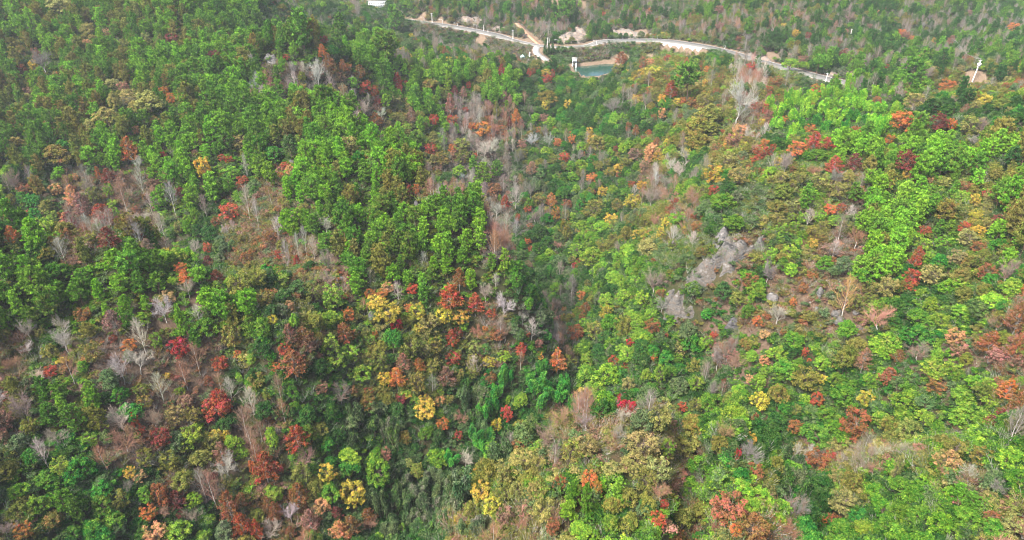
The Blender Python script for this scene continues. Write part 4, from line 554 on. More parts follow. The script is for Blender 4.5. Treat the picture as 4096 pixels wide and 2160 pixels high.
# labels
lab={}
cnt={}; stood=set()
for i in sorted(indiv,key=lambda i:min(np.hypot(lmx-T[i][7],lmy-T[i][8]))):
    q=T[i]; d=np.hypot(lmx-q[7],lmy-q[8]); j=int(d.argmin()); name=nm(q[5],q[6])[0]
    look=CW[q[6]]+' '+KW[name]
    a=int(round(math.atan2(-(q[8]-lmy[j]),q[7]-lmx[j])/(math.pi/4)))%8
    key=(look,j,a); n=cnt.get(key,0); cnt[key]=n+1
    dr={'right':'right of','left':'left of','above':'above','below':'below'}.get(DIR[a],DIR[a]+' of')
    sz='tall ' if q[4]>8.5 else ('small ' if q[4]<4.2 else '')
    if d[j]<26 and q[12] and (look,j) not in stood:
        stood.add((look,j)); lab[i]=sz+look+' standing at '+LM[j][0]
    else:
        o=ORD[min(n,19)]
        s=sz+look+', '+o+' '+dr+' '+LM[j][0]
        if len(s.split())>16: s=look+' '+o+' '+dr+' '+LM[j][0]
        lab[i]=s
GRP={'pine_tree':'pines on the slopes','evergreen_tree':'dark evergreen trees on the slopes','leafy_green_tree':'green trees on the slopes','yellowing_tree':'yellow green trees on the slopes','autumn_yellow_tree':'yellow and olive autumn trees','autumn_red_tree':'red orange and brown autumn trees','conical_tree':'conical autumn trees','bare_tree':'leafless trees on the slopes','bamboo_clump':'bamboo clumps','shrub':'shrubs between the trees'}
stuff={}
cc=S.collection
for i,q in enumerate(T):
    name,catg=nm(q[5],q[6]); L=PROTO[q[5]]; v=i%len(L)
    if q[5]=='N': v=(2 if i%2 else 5) if (q[4]/q[3]<1.45 or q[3]>12.5) else (0,1,3,4)[i%4]
    if i not in indiv: stuff.setdefault(name,[]).append((i,v)); continue
    e=bpy.data.objects.new(name,None); e.empty_display_size=.5; cc.objects.link(e)
    e.location=(q[0],q[1],q[2]+CAMZ); e.rotation_euler=(0,0,rotz(i)); e.scale=(q[3],q[3],q[4])
    e['label']=lab[i]; e['category']=catg; e['group']=GRP[name]
    tc=[float(f) for f in tint_of(q,i)]
    a=bpy.data.objects.new('stems' if q[5] in 'SM' else 'trunk',L[v][0]); cc.objects.link(a); a.parent=e
    b=bpy.data.objects.new('branches' if q[5]=='N' else ('foliage' if q[5] in 'SM' else 'crown'),L[v][1]); cc.objects.link(b); b.parent=e; b['tint']=tc; b['tint2']=[float(f) for f in tint2_of(q,i)]
# the rest of each kind as one object: points carrying instances
def points_object(name,label,pos,rot,scl,tint,tint2,idx,protos):
    me=bpy.data.meshes.new(name); n=len(pos); me.vertices.add(n); me.vertices.foreach_set('co',np.asarray(pos,np.float32).ravel())
    for an,ty,key,arr in(('prot','FLOAT_VECTOR','vector',rot),('pscl','FLOAT_VECTOR','vector',scl),('tint','FLOAT_VECTOR','vector',tint),('tint2','FLOAT_VECTOR','vector',tint2),('pidx','INT','value',idx)):
        a=me.attributes.new(an,ty,'POINT'); a.data.foreach_set(key,np.asarray(arr,np.int32 if ty=='INT' else np.float32).ravel())
    o=mesh_ob(name,me,label=label,kind='stuff')
    g=bpy.data.node_groups.new(name,'GeometryNodeTree'); g.interface.new_socket('Geometry',in_out='INPUT',socket_type='NodeSocketGeometry'); g.interface.new_socket('Geometry',in_out='OUTPUT',socket_type='NodeSocketGeometry')
    L=g.links.new; gi=g.nodes.new('NodeGroupInput'); go=g.nodes.new('NodeGroupOutput')
    col=bpy.data.collections.new(name+'_kinds')
    for k,m in enumerate(protos):
        po=bpy.data.objects.new('%s_kind_%02d'%(name,k),m); col.objects.link(po)
    ci=g.nodes.new('GeometryNodeCollectionInfo'); ci.inputs['Collection'].default_value=col; ci.inputs['Separate Children'].default_value=True; ci.inputs['Reset Children'].default_value=True
    ip=g.nodes.new('GeometryNodeInstanceOnPoints'); ip.inputs['Pick Instance'].default_value=True
    def na(n,t):
        x=g.nodes.new('GeometryNodeInputNamedAttribute'); x.data_type=t; x.inputs[0].default_value=n; return [s for s in x.outputs if s.enabled][0]
    L(gi.outputs[0],ip.inputs['Points']); L(ci.outputs[0],ip.inputs['Instance']); L(na('pidx','INT'),ip.inputs['Instance Index'])
    er=g.nodes.new('FunctionNodeEulerToRotation'); L(na('prot','FLOAT_VECTOR'),er.inputs[0]); L(er.outputs[0],ip.inputs['Rotation']); L(na('pscl','FLOAT_VECTOR'),ip.inputs['Scale'])
    L(ip.outputs[0],go.inputs[0])
    md=o.modifiers.new('planting','NODES'); md.node_group=g; return o
SL={'pine_tree':('pine_forest','further pines filling the wooded slopes'),'evergreen_tree':('evergreen_forest','further dark evergreen trees of the slopes'),'leafy_green_tree':('green_forest','further green trees of the slopes'),'yellowing_tree':('yellowing_forest','further olive and yellow green trees of the slopes'),
 'autumn_yellow_tree':('autumn_yellow_forest','further yellow and straw coloured trees of the slopes'),'autumn_red_tree':('autumn_red_forest','further red and brown trees of the slopes'),'conical_tree':('conical_forest','further conical brown trees of the slopes'),'bare_tree':('bare_forest','further grey leafless trees of the slopes'),'bamboo_clump':('bamboo_forest','further bamboo of the groves'),'shrub':('scrub','further low shrubs of the slopes')}
for name,L in stuff.items():
    k=T[L[0][0]][5]
    pos=[(T[i][0],T[i][1],T[i][2]+CAMZ) for i,_ in L]; rot=[(0,0,rotz(i)) for i,_ in L]; scl=[(T[i][3],T[i][3],T[i][4]) for i,_ in L]
    points_object(SL[name][0],SL[name][1],pos,rot,scl,[tint_of(T[i],i) for i,_ in L],[tint2_of(T[i],i) for i,_ in L],[v for _,v in L],[p[2] for p in PROTO[k]])
# undergrowth
nu=260000
ux=rng.uniform(-400,400,nu); uy=rng.uniform(50,600,nu); _a=rng.uniform(-300,300,90000); _b=rng.uniform(60,420,90000); _k=rng.random(90000)<np.clip((slope(_a,_b)-.4)*1.4,0,1); ux=np.r_[ux,_a[_k]]; uy=np.r_[uy,_b[_k]]; nu=len(ux)
uz=H(ux,uy); cx,cy,t=proj(np.stack([ux,uy,uz],1))
ok=(t>80)&(cx>-300)&(cx<4400)&(cy>-150)&(cy<2400)&(~blocked(ux,uy,.3)|(np.any([poly_dist(ux,uy,P)<.5 for P in ROCKS],axis=0)&(rng.random(nu)<.22))); ux,uy,uz,cx,cy,t=[a[ok] for a in(ux,uy,uz,cx,cy,t)]
UG={'X':'vwps','G':'dgsv','H':'dsvd','Q':'gods','P':'gosG','F':'svops','V':'dgsd','N':'pvospb','O':'okls','K':'okps','M':'gds','D':'dsd','E':'des','L':'lgds','R':'bopsk','B':'dges','S':'sgos','T':'bpos'}
t2=[];wi=[];WF={'X':.85,'G':.3,'H':.5,'N':.75,'F':.6,'K':.6,'T':.6,'R':.5,'S':.5,'V':.35,'O':.35,'P':.15,'Q':.15}
tn=[];r3=np.random.default_rng(5)
lt=sample(litter,ux,uy)
for i in range(len(ux)):
    b=BIO[int(min(max(cy[i],0)//135,15))][int(min(max(cx[i],0)//128,31))]; s=UG[b]; c=s[r3.integers(len(s))]; tn.append(TINT[c]*(.55+.5*r3.random())); t2.append(TINT[s[r3.integers(len(s))]]*(.6+.5*r3.random())); wi.append(4+r3.integers(3) if r3.random()<WF.get(b,.2) else r3.integers(4))
kp=(r3.random(len(ux))>lt*.12); 
sc=(1.6+2.3*r3.random(len(ux))**1.5)*(1-.22*lt)
pos=np.stack([ux,uy,uz+CAMZ-.05],1)[kp]; rr=np.zeros((len(pos),3)); rr[:,2]=r3.random(len(pos))*6.28
s3=np.stack([sc,sc,sc*(.6+.4*r3.random(len(sc)))],1)[kp]
points_object('undergrowth','dense mixed bushes and grass under the trees',pos,rr,s3,np.array(tn)[kp],np.array(t2)[kp],np.array(wi)[kp],[p[2] for p in PROTO['S']+PROTO['W']])
print('undergrowth',len(pos))
# ---------------------------------------------------------------- ground sheet
ext=np.array([60,150,320,700,1500,3000.])
fx=np.r_[G0X-ext[::-1],gx,G1X+ext]; fy=np.r_[G0Y-ext[::-1],gy,G1Y+ext]
FX,FY=np.meshgrid(fx,fy); FZ=H(FX,FY); 
dout=np.maximum(np.maximum(G0X-FX,FX-G1X),np.maximum(G0Y-FY,FY-G1Y)); kk=sstep(0,500,dout)
FZ=FZ*(1-kk)+kk*(-95+60*vnoise(FX,FY,420,9))
nx,ny=len(fx),len(fy); ii=np.arange(ny-1)[:,None]*nx+np.arange(nx-1)[None]
Q=np.stack([ii,ii+1,ii+1+nx,ii+nx],-1).reshape(-1,4)
def pad(A): return np.pad(A,6,mode='edge')*(dout<=0)
mg=bpy.data.materials.new('forest_floor'); mg.use_nodes=True; nt=mg.node_tree; bs=nt.nodes['Principled BSDF']; bs.inputs['Roughness'].default_value=.95; bs.inputs['Specular IOR Level'].default_value=.1; LK=nt.links.new
tc=N(nt,'ShaderNodeTexCoord'); n1=N(nt,'ShaderNodeTexNoise'); n1.inputs['Scale'].default_value=.12; n1.inputs['Detail'].default_value=10; n1.inputs['Roughness'].default_value=.7
n2=N(nt,'ShaderNodeTexNoise'); n2.inputs['Scale'].default_value=1.6; n2.inputs['Detail'].default_value=8; n2.inputs['Roughness'].default_value=.75
LK(tc.outputs['Object'],n1.inputs[0]); LK(tc.outputs['Object'],n2.inputs[0])
def ramp(src,*st):
    r=N(nt,'ShaderNodeValToRGB'); e=r.color_ramp.elements
    while len(e)<len(st): e.new(.5)
    for q,(p,c) in zip(e,st): q.position=p; q.color=(*c,1)
    LK(src,r.inputs[0]); return r.outputs[0]
base=ramp(n1.outputs[0],(.35,(.018,.026,.010)),(.5,(.032,.034,.014)),(.62,(.055,.040,.024)))
lit=ramp(n2.outputs[0],(.3,(.035,.026,.018)),(.5,(.075,.052,.036)),(.68,(.125,.092,.066)))
so=ramp(n2.outputs[0],(.3,(.07,.05,.033)),(.5,(.13,.095,.065)),(.7,(.20,.155,.12)))
def mixc(f,a,b):
    m=N(nt,'ShaderNodeMix',data_type='RGBA'); LK(f,m.inputs['Factor']); LK(a,m.inputs['A']); LK(b,m.inputs['B']); return m.outputs['Result']
def edge(attr):
    a=N(nt,'ShaderNodeAttribute',attribute_name=attr); s=N(nt,'ShaderNodeMath',operation='ADD'); LK(a.outputs['Fac'],s.inputs[0])
    q=N(nt,'ShaderNodeMapRange'); q.inputs[1].default_value=.3; q.inputs[2].default_value=.7; q.inputs[3].default_value=-.28; q.inputs[4].default_value=.28; LK(n2.outputs[0],q.inputs[0]); LK(q.outputs[0],s.inputs[1])
    r=N(nt,'ShaderNodeMapRange'); r.inputs[1].default_value=.35; r.inputs[2].default_value=.6; LK(s.outputs[0],r.inputs[0]); return r.outputs[0]
c=mixc(edge('litter'),base,lit); c=mixc(edge('soil'),c,so); LK(c,bs.inputs['Base Color'])
bp=N(nt,'ShaderNodeBump'); bp.inputs['Strength'].default_value=.6; bp.inputs['Distance'].default_value=.5; LK(n2.outputs[0],bp.inputs['Height']); LK(bp.outputs[0],bs.inputs['Normal'])
me=mk('ground',np.stack([FX,FY,FZ+CAMZ],-1).reshape(-1,3),Q,[mg])
for an,A in(('soil',soil),('litter',litter)):
    a=me.attributes.new(an,'FLOAT','POINT'); a.data.foreach_set('value',pad(A).astype(np.float32).ravel())
me.polygons.foreach_set('use_smooth',np.ones(len(Q),bool)); g=mesh_ob('ground',me,kind='structure')
# ---------------------------------------------------------------- water, roads
mw=mat('reservoir_water',(.012,.045,.032),.12); mw.node_tree.nodes['Principled BSDF'].inputs['Specular IOR Level'].default_value=.5
cw=WPOLY[:,:2].mean(0); Pw=WPOLY[:,:2]+(WPOLY[:,:2]-cw)/np.linalg.norm(WPOLY[:,:2]-cw,axis=1)[:,None]*3
rings=[np.c_[cw+(Pw-cw)*f,np.full(len(Pw),CAMZ-100.0)] for f in(.02,.35,.7,1.)]
V=np.vstack(rings); n=len(Pw); Q=[]
for r_ in range(3):
    for i in range(n): Q.append((r_*n+i,r_*n+(i+1)%n,(r_+1)*n+(i+1)%n,(r_+1)*n+i))
mesh_ob('reservoir_water',mk('reservoir_water',V,Q,[mw]),kind='structure')
M_road=mat('road_surface',(.11,.11,.102),.85,.12,.25); M_conc=mat('pale_concrete',(.26,.26,.245),.8,.15,.5); M_dirt=mat('dirt_track',(.27,.16,.10),.95,.25,.6); M_white=mat('white_paint',(.78,.78,.76),.6,.06,2)
def ribbon(P,Wd,off,up,th=0):
    P=np.array(P); d=np.gradient(P[:,:2],axis=0); d/=np.linalg.norm(d,axis=1)[:,None]; nn=np.c_[-d[:,1],d[:,0]]
    Wd=np.broadcast_to(Wd,len(P))[:,None]; off=np.broadcast_to(off,len(P))[:,None]
    return np.c_[P[:,:2]+nn*(off+Wd/2),P[:,2]+up+CAMZ],np.c_[P[:,:2]+nn*(off-Wd/2),P[:,2]+up+CAMZ]
def strip(a,b):
    n=len(a); return np.vstack([a,b]),[(i,i+1,n+i+1,n+i) for i in range(n-1)]
def slab(name,P,Wd,m,up=.10,th=.35,off=0,**pr):
    a,b=ribbon(P,Wd,off,up); dn=np.array([0,0,th]); n=len(a)
    V=np.vstack([a,b,a-dn,b-dn]); Q=[]
    for i in range(n-1): Q+=[(i,i+1,n+i+1,n+i),(2*n+i,2*n+i+1,i+1,i),(n+i,n+i+1,3*n+i+1,3*n+i)]
    return mesh_ob(name,mk(name,V,Q,[m]),**pr)
slab('road',ROAD,RW,M_road,up=.10,kind='structure'); slab('concrete_track',TRACK,4.0,M_conc,up=.08,kind='structure'); slab('dirt_track',DIRT,2.6,M_dirt,up=.06,kind='structure')
va,qa=strip(*ribbon(ROAD,.18,RW/2-.45,.106)); vb,qb=strip(*ribbon(ROAD,.18,-RW/2+.45,.106)); mesh_ob('road_edge_lines',mk('road_edge_lines',np.vstack([va,vb]),qa+[tuple(j+len(va) for j in q) for q in qb],[M_white]),kind='structure')
# ---------------------------------------------------------------- boxes and built things
def box(x0,x1,y0,y1,z0,z1):
    V=[(x,y,z) for z in(z0,z1) for x,y in((x0,y0),(x1,y0),(x1,y1),(x0,y1))]; Q=[(0,3,2,1),(4,5,6,7),(0,1,5,4),(1,2,6,5),(2,3,7,6),(3,0,4,7)]; return np.array(V,float),np.array(Q)
def join(L):
    V=[];Q=[];n=0
    for v,q in L: V.append(v);Q.append(np.asarray(q)+n);n+=len(v)
    return np.vstack(V),np.vstack(Q)
def empty(name,p,rz=0,**pr):
    e=bpy.data.objects.new(name,None); link(e); e.location=p; e.rotation_euler=(0,0,rz)
    for a,b in pr.items(): e[a]=b
    return e
def W3(x,y): p,t=on_ground(x,y); return (p[0],p[1],p[2]+CAMZ),t
# rocks
def rock_mat(name,c1,c2,sc):
    m=bpy.data.materials.new(name); m.use_nodes=True; nt=m.node_tree; b=nt.nodes['Principled BSDF']; b.inputs['Roughness'].default_value=.9; b.inputs['Specular IOR Level'].default_value=.2; L=nt.links.new
    tc=N(nt,'ShaderNodeTexCoord'); mp=N(nt,'ShaderNodeMapping'); mp.inputs['Scale'].default_value=(1,.55,1.6); mp.inputs['Rotation'].default_value=(.3,.5,.7); a=N(nt,'ShaderNodeTexNoise'); a.inputs['Scale'].default_value=sc; a.inputs['Detail'].default_value=12; a.inputs['Roughness'].default_value=.7
    r=N(nt,'ShaderNodeValToRGB'); e=r.color_ramp.elements; e.new(.5); e.new(.6)
    for q,(p,c) in zip(e,((.38,tuple(v*.3 for v in c1)),(.47,c1),(.54,c2),(.62,tuple(min(1,v*1.6) for v in c1)))): q.position=p; q.color=(*c,1)
    bp=N(nt,'ShaderNodeBump'); bp.inputs['Strength'].default_value=1; bp.inputs['Distance'].default_value=1.6
    L(tc.outputs['Object'],mp.inputs[0]); L(mp.outputs[0],a.inputs[0]); L(a.outputs[0],r.inputs[0]); L(r.outputs[0],b.inputs['Base Color']); L(a.outputs[0],bp.inputs['Height']); L(bp.outputs[0],b.inputs['Normal']); return m
M_rock=rock_mat('grey_rock',(.115,.113,.108),(.095,.078,.062),.5); M_wrock=rock_mat('white_rock',(.17,.17,.17),(.13,.115,.105),.9); M_cut=rock_mat('cut_slope',(.19,.175,.155),(.18,.12,.085),.35); M_drock=rock_mat('dark_rock',(.10,.10,.105),(.08,.07,.07),.5)
def rock_mass(name,P,bulge,m,label,catg,step=.5,nz=1.0,seed=0):
    x0,y0=P[:,:2].min(0)-1; x1,y1=P[:,:2].max(0)+1
    X,Y=np.meshgrid(np.arange(x0,x1,step),np.arange(y0,y1,step)); d=-poly_dist(X,Y,P)
    d=d+2.2*vnoise(X,Y,3.1,seed+40)+1.1*vnoise(X,Y,1.3,seed+41)
    hh_=bulge*np.clip(d/2.5,-1.2,1); st=vnoise(X*.8+Y*.5,Y*1.6-X*.8,3.2,seed+42)*2+vnoise(X,Y,1.5,seed+43)*1.2
    Zr=H(X,Y)+hh_+1.5*nz*np.round(st*2.2)/2.2*np.clip(d,0,1)+CAMZ
    ny_,nx_=X.shape; ii=np.arange(ny_-1)[:,None]*nx_+np.arange(nx_-1)[None]; Q=np.stack([ii,ii+1,ii+1+nx_,ii+nx_],-1).reshape(-1,4)
    dm=d.reshape(-1)[Q].max(1)>-1.5; V=np.stack([X,Y,Zr],-1).reshape(-1,3); Q=Q[dm]
    u,inv=np.unique(Q,return_inverse=True); V=V[u]; Q=inv.reshape(Q.shape)
    c=V.mean(0); c[2]=V[:,2].min(); o=mesh_ob(name,mk(name,V-c,Q,[m]),label=label,category=catg); o.location=c; return o
RL=[("long bald grey rock face with rusty streaks on the right spur",M_rock,2.0),("upright white rock at the upper left end of the rock face",M_wrock,2.2),("low grey rock slab just above the long rock face",M_rock,1.4),("narrow grey rock rib below the long rock face",M_rock,1.3),("lowest pale grey cliff at the foot of the spur",M_rock,1.8),("small white rock outcrop high on the left mountain",M_wrock,2.2)]
for i,(P,(l,m,b)) in enumerate(zip(ROCKS,RL)): rock_mass('rock_outcrop',P,b,m,l,'rock',seed=i)
CL=["grey cut slope above the left stretch of the road","pale cut slope above the middle of the road","earthy cut slope along the right stretch of the road","ochre cut slope above the road's right end","ribbed brown cut slope of the knoll by the junction","short earthy cut slope beside the row of roadside poles"]
for i,(P,l) in enumerate(zip(CUTS,CL)): rock_mass('cut_slope',P,.9,M_cut,l,'rock',step=1.2,nz=.8,seed=20+i)
def boulder(x,y,wp,hp,m,label,seed):
    p,t=W3(x,y+hp*.3); r=np.random.default_rng(seed); s=wp*t/F; h=hp*t/F
    n1,n2=10,14; th=np.linspace(.001,np.pi,n1); ph=np.arange(n2)*2*np.pi/n2; TH,PH=np.meshgrid(th,ph,indexing='ij')
    dd=np.stack([np.sin(TH)*np.cos(PH),np.sin(TH)*np.sin(PH),np.cos(TH)],-1)
    pl=rdir(r,12); rad=np.ones(dd.shape[:2])*1.2
    for q in pl: k=(dd@q); rad=np.where(k>.2,np.minimum(rad,.86/np.maximum(k,.2)),rad)
    rad=rad*(1+.22*vnoise(TH*2.2,PH*1.6,.7,seed)+.14*vnoise(TH*5,PH*4,.9,seed+1))
    V=(dd*rad[...,None]*np.array([s/2,s/2.4,h/1.8])).reshape(-1,3)+[0,0,h*.15]
    Q=[(i*n2+j,i*n2+(j+1)%n2,(i+1)*n2+(j+1)%n2,(i+1)*n2+j) for i in range(n1-1) for j in range(n2)]
    o=mesh_ob('boulder',mk('boulder',V,Q,[m]),label=label,category='boulder',group='boulders on the slopes'); o.location=p; o.rotation_euler=(0,0,r.random()*6)
for i,(x,y,wp,hp,m,l) in enumerate([(2972,860,30,22,M_wrock,"lone white boulder above the long rock face"),(3088,1182,52,46,M_wrock,"biggest white boulder on the right slope, left of the brown ground"),(3278,1160,30,60,M_wrock,"upright pale boulder left of the pale leafless tree"),(3266,1232,18,36,M_wrock,"narrow white boulder below the upright pale boulder"),(3345,1255,42,34,M_rock,"grey boulder at the foot of the pale leafless tree"),(3355,1285,54,36,M_rock,"wide grey boulder just below the pale leafless tree"),(3437,1305,32,26,M_rock,"rounded grey boulder right of the pale leafless tree"),(3494,1266,20,30,M_wrock,"small pale boulder at the right end of the brown ground"),(3278,1315,24,34,M_wrock,"pale boulder under the brown ground, left of two grey ones"),(2930,1285,56,60,M_drock,"dark grey knob of rock on the brown ground below the spur"),(1488,1258,44,42,M_drock,"dark grey boulder among yellow trees on the lower middle slope"),(1167,650,34,30,M_drock,"dark boulder right of the round emerald tree"),(1668,820,24,40,M_drock,"dark boulder beside the pines near the gully"),(1345,1085,18,30,M_wrock,"small pale boulder at the top of the stony bank"),(1366,1110,20,26,M_wrock,"pale boulder in the middle of the stony bank"),(1352,1135,12,44,M_wrock,"slim pale stone at the bottom of the stony bank"),(1379,1142,12,40,M_rock,"slim grey stone right of the slim pale stone"),(3425,1250,30,14,M_wrock,"flat pale stone right of the pale leafless tree trunk")]): boulder(x,y,wp,hp,m,l,200+i)
# retaining wall below the road
d_=np.argmin(np.abs(proj(ROAD)[0]-2650)); e_=np.argmin(np.abs(proj(ROAD)[0]-2815)); RP=ROAD[d_:e_+1]; rw=RW[d_:e_+1]
sgn=1 if ribbon(RP,0,rw/2,0)[0][:,1].mean()<RP[:,1].mean() else -1
a,b=ribbon(RP,.5,sgn*(rw/2+.35),.25); n=len(a); dn=np.array([0,0,6.5]); V=np.vstack([a,b,a-dn,b-dn]); Q=[]
for i in range(n-1): Q+=[(i,i+1,n+i+1,n+i),(2*n+i,2*n+i+1,i+1,i),(n+i,n+i+1,3*n+i+1,3*n+i)]
c0=V.mean(0); e=empty('retaining_wall',c0,label='long pale concrete retaining wall holding up the road above the red trees',category='wall')
mesh_ob('wall_face',mk('wall_face',V-c0,Q,[M_conc]),e)
a2,_=ribbon(RP,0,sgn*(rw/2+.75),.1); M_dk=mat('stained_concrete',(.33,.33,.31),.9,.2,.6)
for i in range(0,n,2):
    v,q=box(-.25,.25,-.25,.25,-6.2,0); o=mesh_ob('buttress',mk('buttress',v,q,[M_dk]),e); o.location=tuple(a2[i]-c0)
# street lamps along the left stretch, poles further on
M_pole=mat('galvanised_pole',(.55,.56,.56),.5,.1,2,.2); M_cpole=mat('concrete_pole',(.62,.61,.57),.8,.15,1); M_ins=mat('dark_insulator',(.12,.10,.09),.4)
def lamp(x,y,hp,label):
    p,t=W3(x,y); h=hp*t/F/.97; e=empty('street_lamp',p,.3,label=label,category='street lamp',group='street lamps along the road')
    v,q=tubes([((0,0,-.3),(0,0,h*.55),.16,.13),((0,0,h*.55),(0,0,h),.13,.10)],8); mesh_ob('pole',mk('pole',v,q,[M_pole]),e)
    v,q=tubes([((0,0,h),(-.5,0,h+.35),.08,.07),((-.5,0,h+.35),(-1.7,0,h+.45),.07,.06)],6); mesh_ob('arm',mk('arm',v,q,[M_pole]),e)
    v,q=box(-2.4,-1.6,-.18,.18,h+.36,h+.54); mesh_ob('lamp_head',mk('lamp_head',v,q,[M_white]),e)
for i,(x,y,hp,l) in enumerate([(1697,87,16,"leftmost street lamp at the far left end of the road"),(1770,98,17,"second street lamp from the left beside the road"),(1830,104,9,"third and shortest street lamp beside the left road"),(1908,120,16,"street lamp at the foot of the grey cut slope"),(2232,178,14,"street lamp beside the pair of poles at the junction"),(2386,176,12,"street lamp where the narrow road rejoins the wide road")]): lamp(x,y,hp,l)
def upole(x,y,hp,label,arms=1,w_=.17,grp=True):
    p,t=W3(x,y); h=hp*t/F/.97; e=empty('utility_pole',p,.5,label=label,category='utility pole',group='utility poles')
    v,q=tubes([((0,0,-.4),(0,0,h),w_*1.2,w_*.8)],8); mesh_ob('pole',mk('pole',v,q,[M_cpole]),e)
    for k in range(arms):
        z=h-.4-.9*k; v,q=box(-.95,.95,-.07,.07,z,z+.14); c=mesh_ob('crossarm',mk('crossarm',v,q,[M_pole]),e)
        for s in(-.85,0.05,.85):
            v,q=tubes([((s,0,z+.14),(s,0,z+.38),.07,.05)],6); mesh_ob('insulator',mk('insulator',v,q,[M_ins]),c)
    return p,h
for x,y,hp,l in [(1729,93,38,"tall thin pole between the first two street lamps"),(1934,125,24,"pole right of the grey cut slope"),(1952,131,14,"short pole at the lower end of the bridge rail"),(1992,128,20,"pole before the short earthy cut slope"),(2022,132,24,"pole at the right end of the short cut slope"),(2052,158,36,"tall pole left of the dirt track"),(2190,180,28,"left one of the pair of poles at the junction"),(2196,181,26,"right one of the pair of poles at the junction"),(2630,155,12,"short post at the end of the pale cut slope"),(2899,197,14,"post at the roadside right of the retaining wall"),(3400,150,32,"leaning pale pole alone on the far wooded slope"),(3300,338,44,"pale pole with crossarm in front of the right stretch of road")]: upole(x,y,hp,l,arms=1 if hp>26 else 0,w_=.14 if hp<30 else .2)
# the tall pole with transformer
p,t=W3(3874,362); hT=112*t/F/.95; e=empty('transformer_pole',p,.2,label='tall white pole carrying a transformer and wires on the right ridge',category='utility pole')
v,q=tubes([((0,0,-.5),(1.3,0,hT),.30,.22)],10); mesh_ob('pole',mk('pole',v,q,[M_cpole]),e)
v,q=join([box(.35,2.3,-.10,.10,hT*.78,hT*.78+.2),box(.1,2.2,-.10,.10,hT-.5,hT-.3)]); mesh_ob('crossarm',mk('crossarm',v,q,[M_pole]),e)
v,q=join([box(.55,1.75,-.5,.5,hT*.79+.25,hT*.79+1.5),box(.7,1.6,-.62,.62,hT*.79+.4,hT*.79+1.3)]); mesh_ob('transformer',mk('transformer',v,q,[M_white]),e)
for s in(.25,1.2,2.1):
    v,q=tubes([((s,0,hT-.3),(s,0,hT+.35),.12,.08)],6); mesh_ob('insulator',mk('insulator',v,q,[M_ins]),e)
wires=[]
q2,t2=W3(3909,232); tgt=np.array(q2)+[0,0,9]-np.array(p)
for s in(.25,1.2,2.1):
    a=np.array([s,0,hT+.3]); b=tgt+[s,0,0]
    for k in range(12):
        f0,f1=k/12,(k+1)/12; g_=lambda f:a+(b-a)*f-[0,0,4*1.6*f*(1-f)]; wires.append((g_(f0),g_(f1),.035,.035))
v,q=tubes(wires,3); o=mesh_ob('wires',mk('wires',v,q,[M_pole]),e)
p2=q2; e2=empty('utility_pole',p2,.2,label='pale double pole where the wires of the transformer pole end',category='utility pole',group='utility poles')
v,q=tubes([((-.7,0,-.5),(-.7,0,9),.17,.13),((.7,0,-.5),(.7,0,9),.17,.13)],8); mesh_ob('pole',mk('pole',v,q,[M_cpole]),e2); v,q=box(-1.6,1.6,-.08,.08,8.6,8.8); mesh_ob('crossarm',mk('crossarm',v,q,[M_pole]),e2)
# white marker sign near the end of the road
p,t=W3(3560,358); e=empty('marker_post',p,0,label='small white marker sign on a post at the lower right end of the road',category='sign')
v,q=tubes([((0,0,-.2),(0,0,1.9),.07,.07)],6); mesh_ob('post',mk('post',v,q,[M_pole]),e); v,q=box(-.45,.45,-.06,.06,1.2,2.2); v[:,1]-=.1; mesh_ob('panel',mk('panel',v,q,[M_white]),e)
# intake tower of the reservoir
tw=ray(2297,268)*(-100/ray(2297,268)[2]); M_tw=mat('white_render',(.72,.73,.72),.7,.08,.6); M_win=mat('dark_window',(.03,.035,.04),.2); k_=tw[1]*.87/F
th_=math.hypot(tw[0],tw[1])
e=empty('intake_tower',(tw[0],tw[1],CAMZ-100),-.12,label='slim white intake tower on columns at the left corner of the reservoir',category='tower')
u=(ray(2297,268)[1]*0+ (tw[1]*.866-tw[2]*.5))/F   # metres per pixel
hw_=9*u
v,q=box(-hw_,hw_,-hw_*.8,hw_*.8,17*u,34*u); mesh_ob('wall',mk('wall',v,q,[M_tw]),e)
v,q=box(-hw_*1.2,hw_*1.2,-hw_,hw_,34*u,36*u); mesh_ob('roof',mk('roof',v,q,[M_conc]),e)
for s in(-.55,0,.55):
    v,q=box(s*hw_-.28,s*hw_+.28,-.06,.06,19*u,26*u); v[:,1]-=hw_*.8+.02; mesh_ob('window',mk('window',v,q,[M_win]),e)
for sx in(-1,1):
    for sy in(-1,1):
        v,q=box(sx*hw_*.8-.25,sx*hw_*.8+.25,sy*hw_*.6-.25,sy*hw_*.6+.25,-3,17*u); mesh_ob('column',mk('column',v,q,[M_tw]),e)
v,q=box(-hw_*.9,hw_*.9,-hw_*.7,hw_*.7,8*u,9*u); mesh_ob('platform',mk('platform',v,q,[M_conc]),e)
# pavilion and white monument left of the track
p,t=W3(2090,246); u=t/F; e=empty('pavilion',p,.1,label='small white pavilion with a pale green roof left of the concrete track',category='pavilion')
M_gr=mat('pale_green_roof',(.35,.55,.45),.6,.1,2)
for sx in(-1,1):
    for sy in(-1,1):
        v,q=box(sx*.9-.12,sx*.9+.12,sy*.9-.12,sy*.9+.12,-.3,2.6); mesh_ob('post',mk('post',v,q,[M_tw]),e)
V=np.array([(-1.5,-1.5,2.6),(1.5,-1.5,2.6),(1.5,1.5,2.6),(-1.5,1.5,2.6),(-.1,-.1,3.9),(.1,-.1,3.9),(.1,.1,3.9),(-.1,.1,3.9)]); Q=[(0,3,2,1),(4,5,6,7),(0,1,5,4),(1,2,6,5),(2,3,7,6),(3,0,4,7)]; mesh_ob('roof',mk('roof',V,Q,[M_gr]),e)
p,t=W3(2118,238); e=empty('monument',p,0,label='slim white stone monument between the pavilion and the concrete track',category='monument')
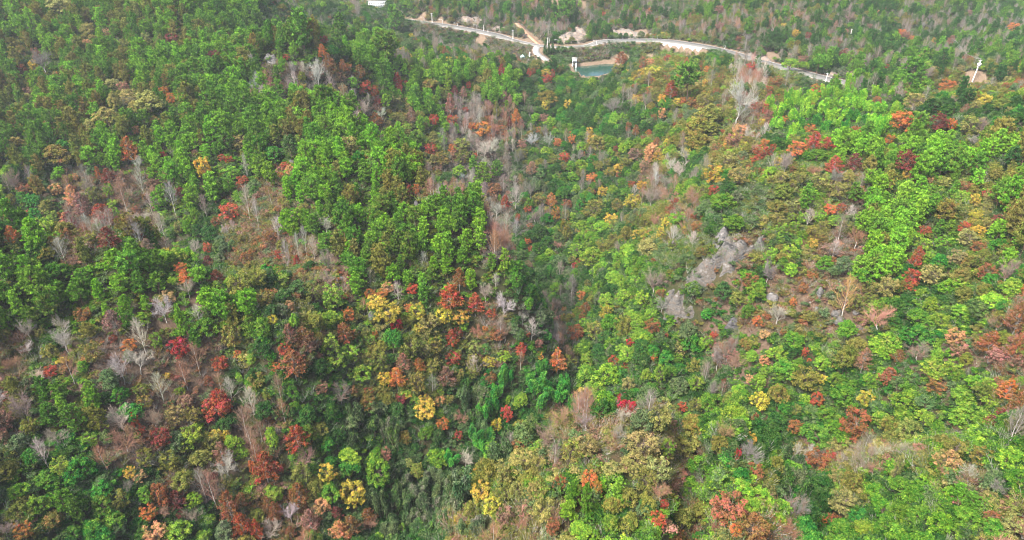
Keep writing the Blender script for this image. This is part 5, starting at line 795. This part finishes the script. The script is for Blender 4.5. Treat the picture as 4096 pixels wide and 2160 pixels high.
v,q=join([box(-.9,.9,-.9,.9,-.5,.6),box(-.6,.6,-.6,.6,.6,1.1)]); mesh_ob('plinth',mk('plinth',v,q,[M_conc]),e)
v,q=tubes([((0,0,1.1),(0,0,2.6),.55,.40),((0,0,2.6),(.1,0,3.6),.40,.30),((.1,0,3.6),(.1,0,4.2),.42,.30)],8); mesh_ob('figure',mk('figure',v,q,[M_tw]),e)
# white flat building at the top
p,t=W3(1512,24); u=t/F; wd=72*u; e=empty('building',p,.12,label='flat roofed white building half hidden by trees at the top edge',category='building')
hB=24*u/.95; dp=9; nz_=3
v,q=box(-wd/2,wd/2,-dp/2,dp/2,-2,hB); mesh_ob('wall',mk('wall',v,q,[M_tw]),e)
v,q=join([box(-wd/2-.3,wd/2+.3,-dp/2-.3,dp/2+.3,hB,hB+.35),box(-wd/2-.3,wd/2+.3,-dp/2-.3,-dp/2,hB+.35,hB+1.0),box(-wd/2-.3,wd/2+.3,dp/2,dp/2+.3,hB+.35,hB+1.0)]); mesh_ob('roof',mk('roof',v,q,[M_conc]),e)
M_wg=mat('grey_window',(.20,.22,.24),.3)
for fl in range(2):
    for i in range(8):
        x=-wd/2+wd*(i+.5)/8; z=hB*(.25+.42*fl); v,q=box(x-.6,x+.6,-dp/2-.05,-dp/2-.02,z-.5,z+.6); mesh_ob('window',mk('window',v,q,[M_wg]),e)
# ---------------------------------------------------------------- air
HZ=0.00015
if HZ:
    v,q=box(-640,640,-160,900,float((FZ[(dout<=150)]).min())+CAMZ-1.5,CAMZ+28); m=bpy.data.materials.new('haze'); m.use_nodes=True; nt=m.node_tree; nt.nodes.clear()
    pv=N(nt,'ShaderNodeVolumePrincipled'); pv.inputs['Color'].default_value=(.80,.90,.95,1); pv.inputs['Density'].default_value=HZ; pv.inputs['Anisotropy'].default_value=.2; o=N(nt,'ShaderNodeOutputMaterial'); nt.links.new(pv.outputs[0],o.inputs['Volume'])
    mesh_ob('haze',mk('haze',v,q,[m]),kind='stuff',label='thin pale haze in the air over the hills')
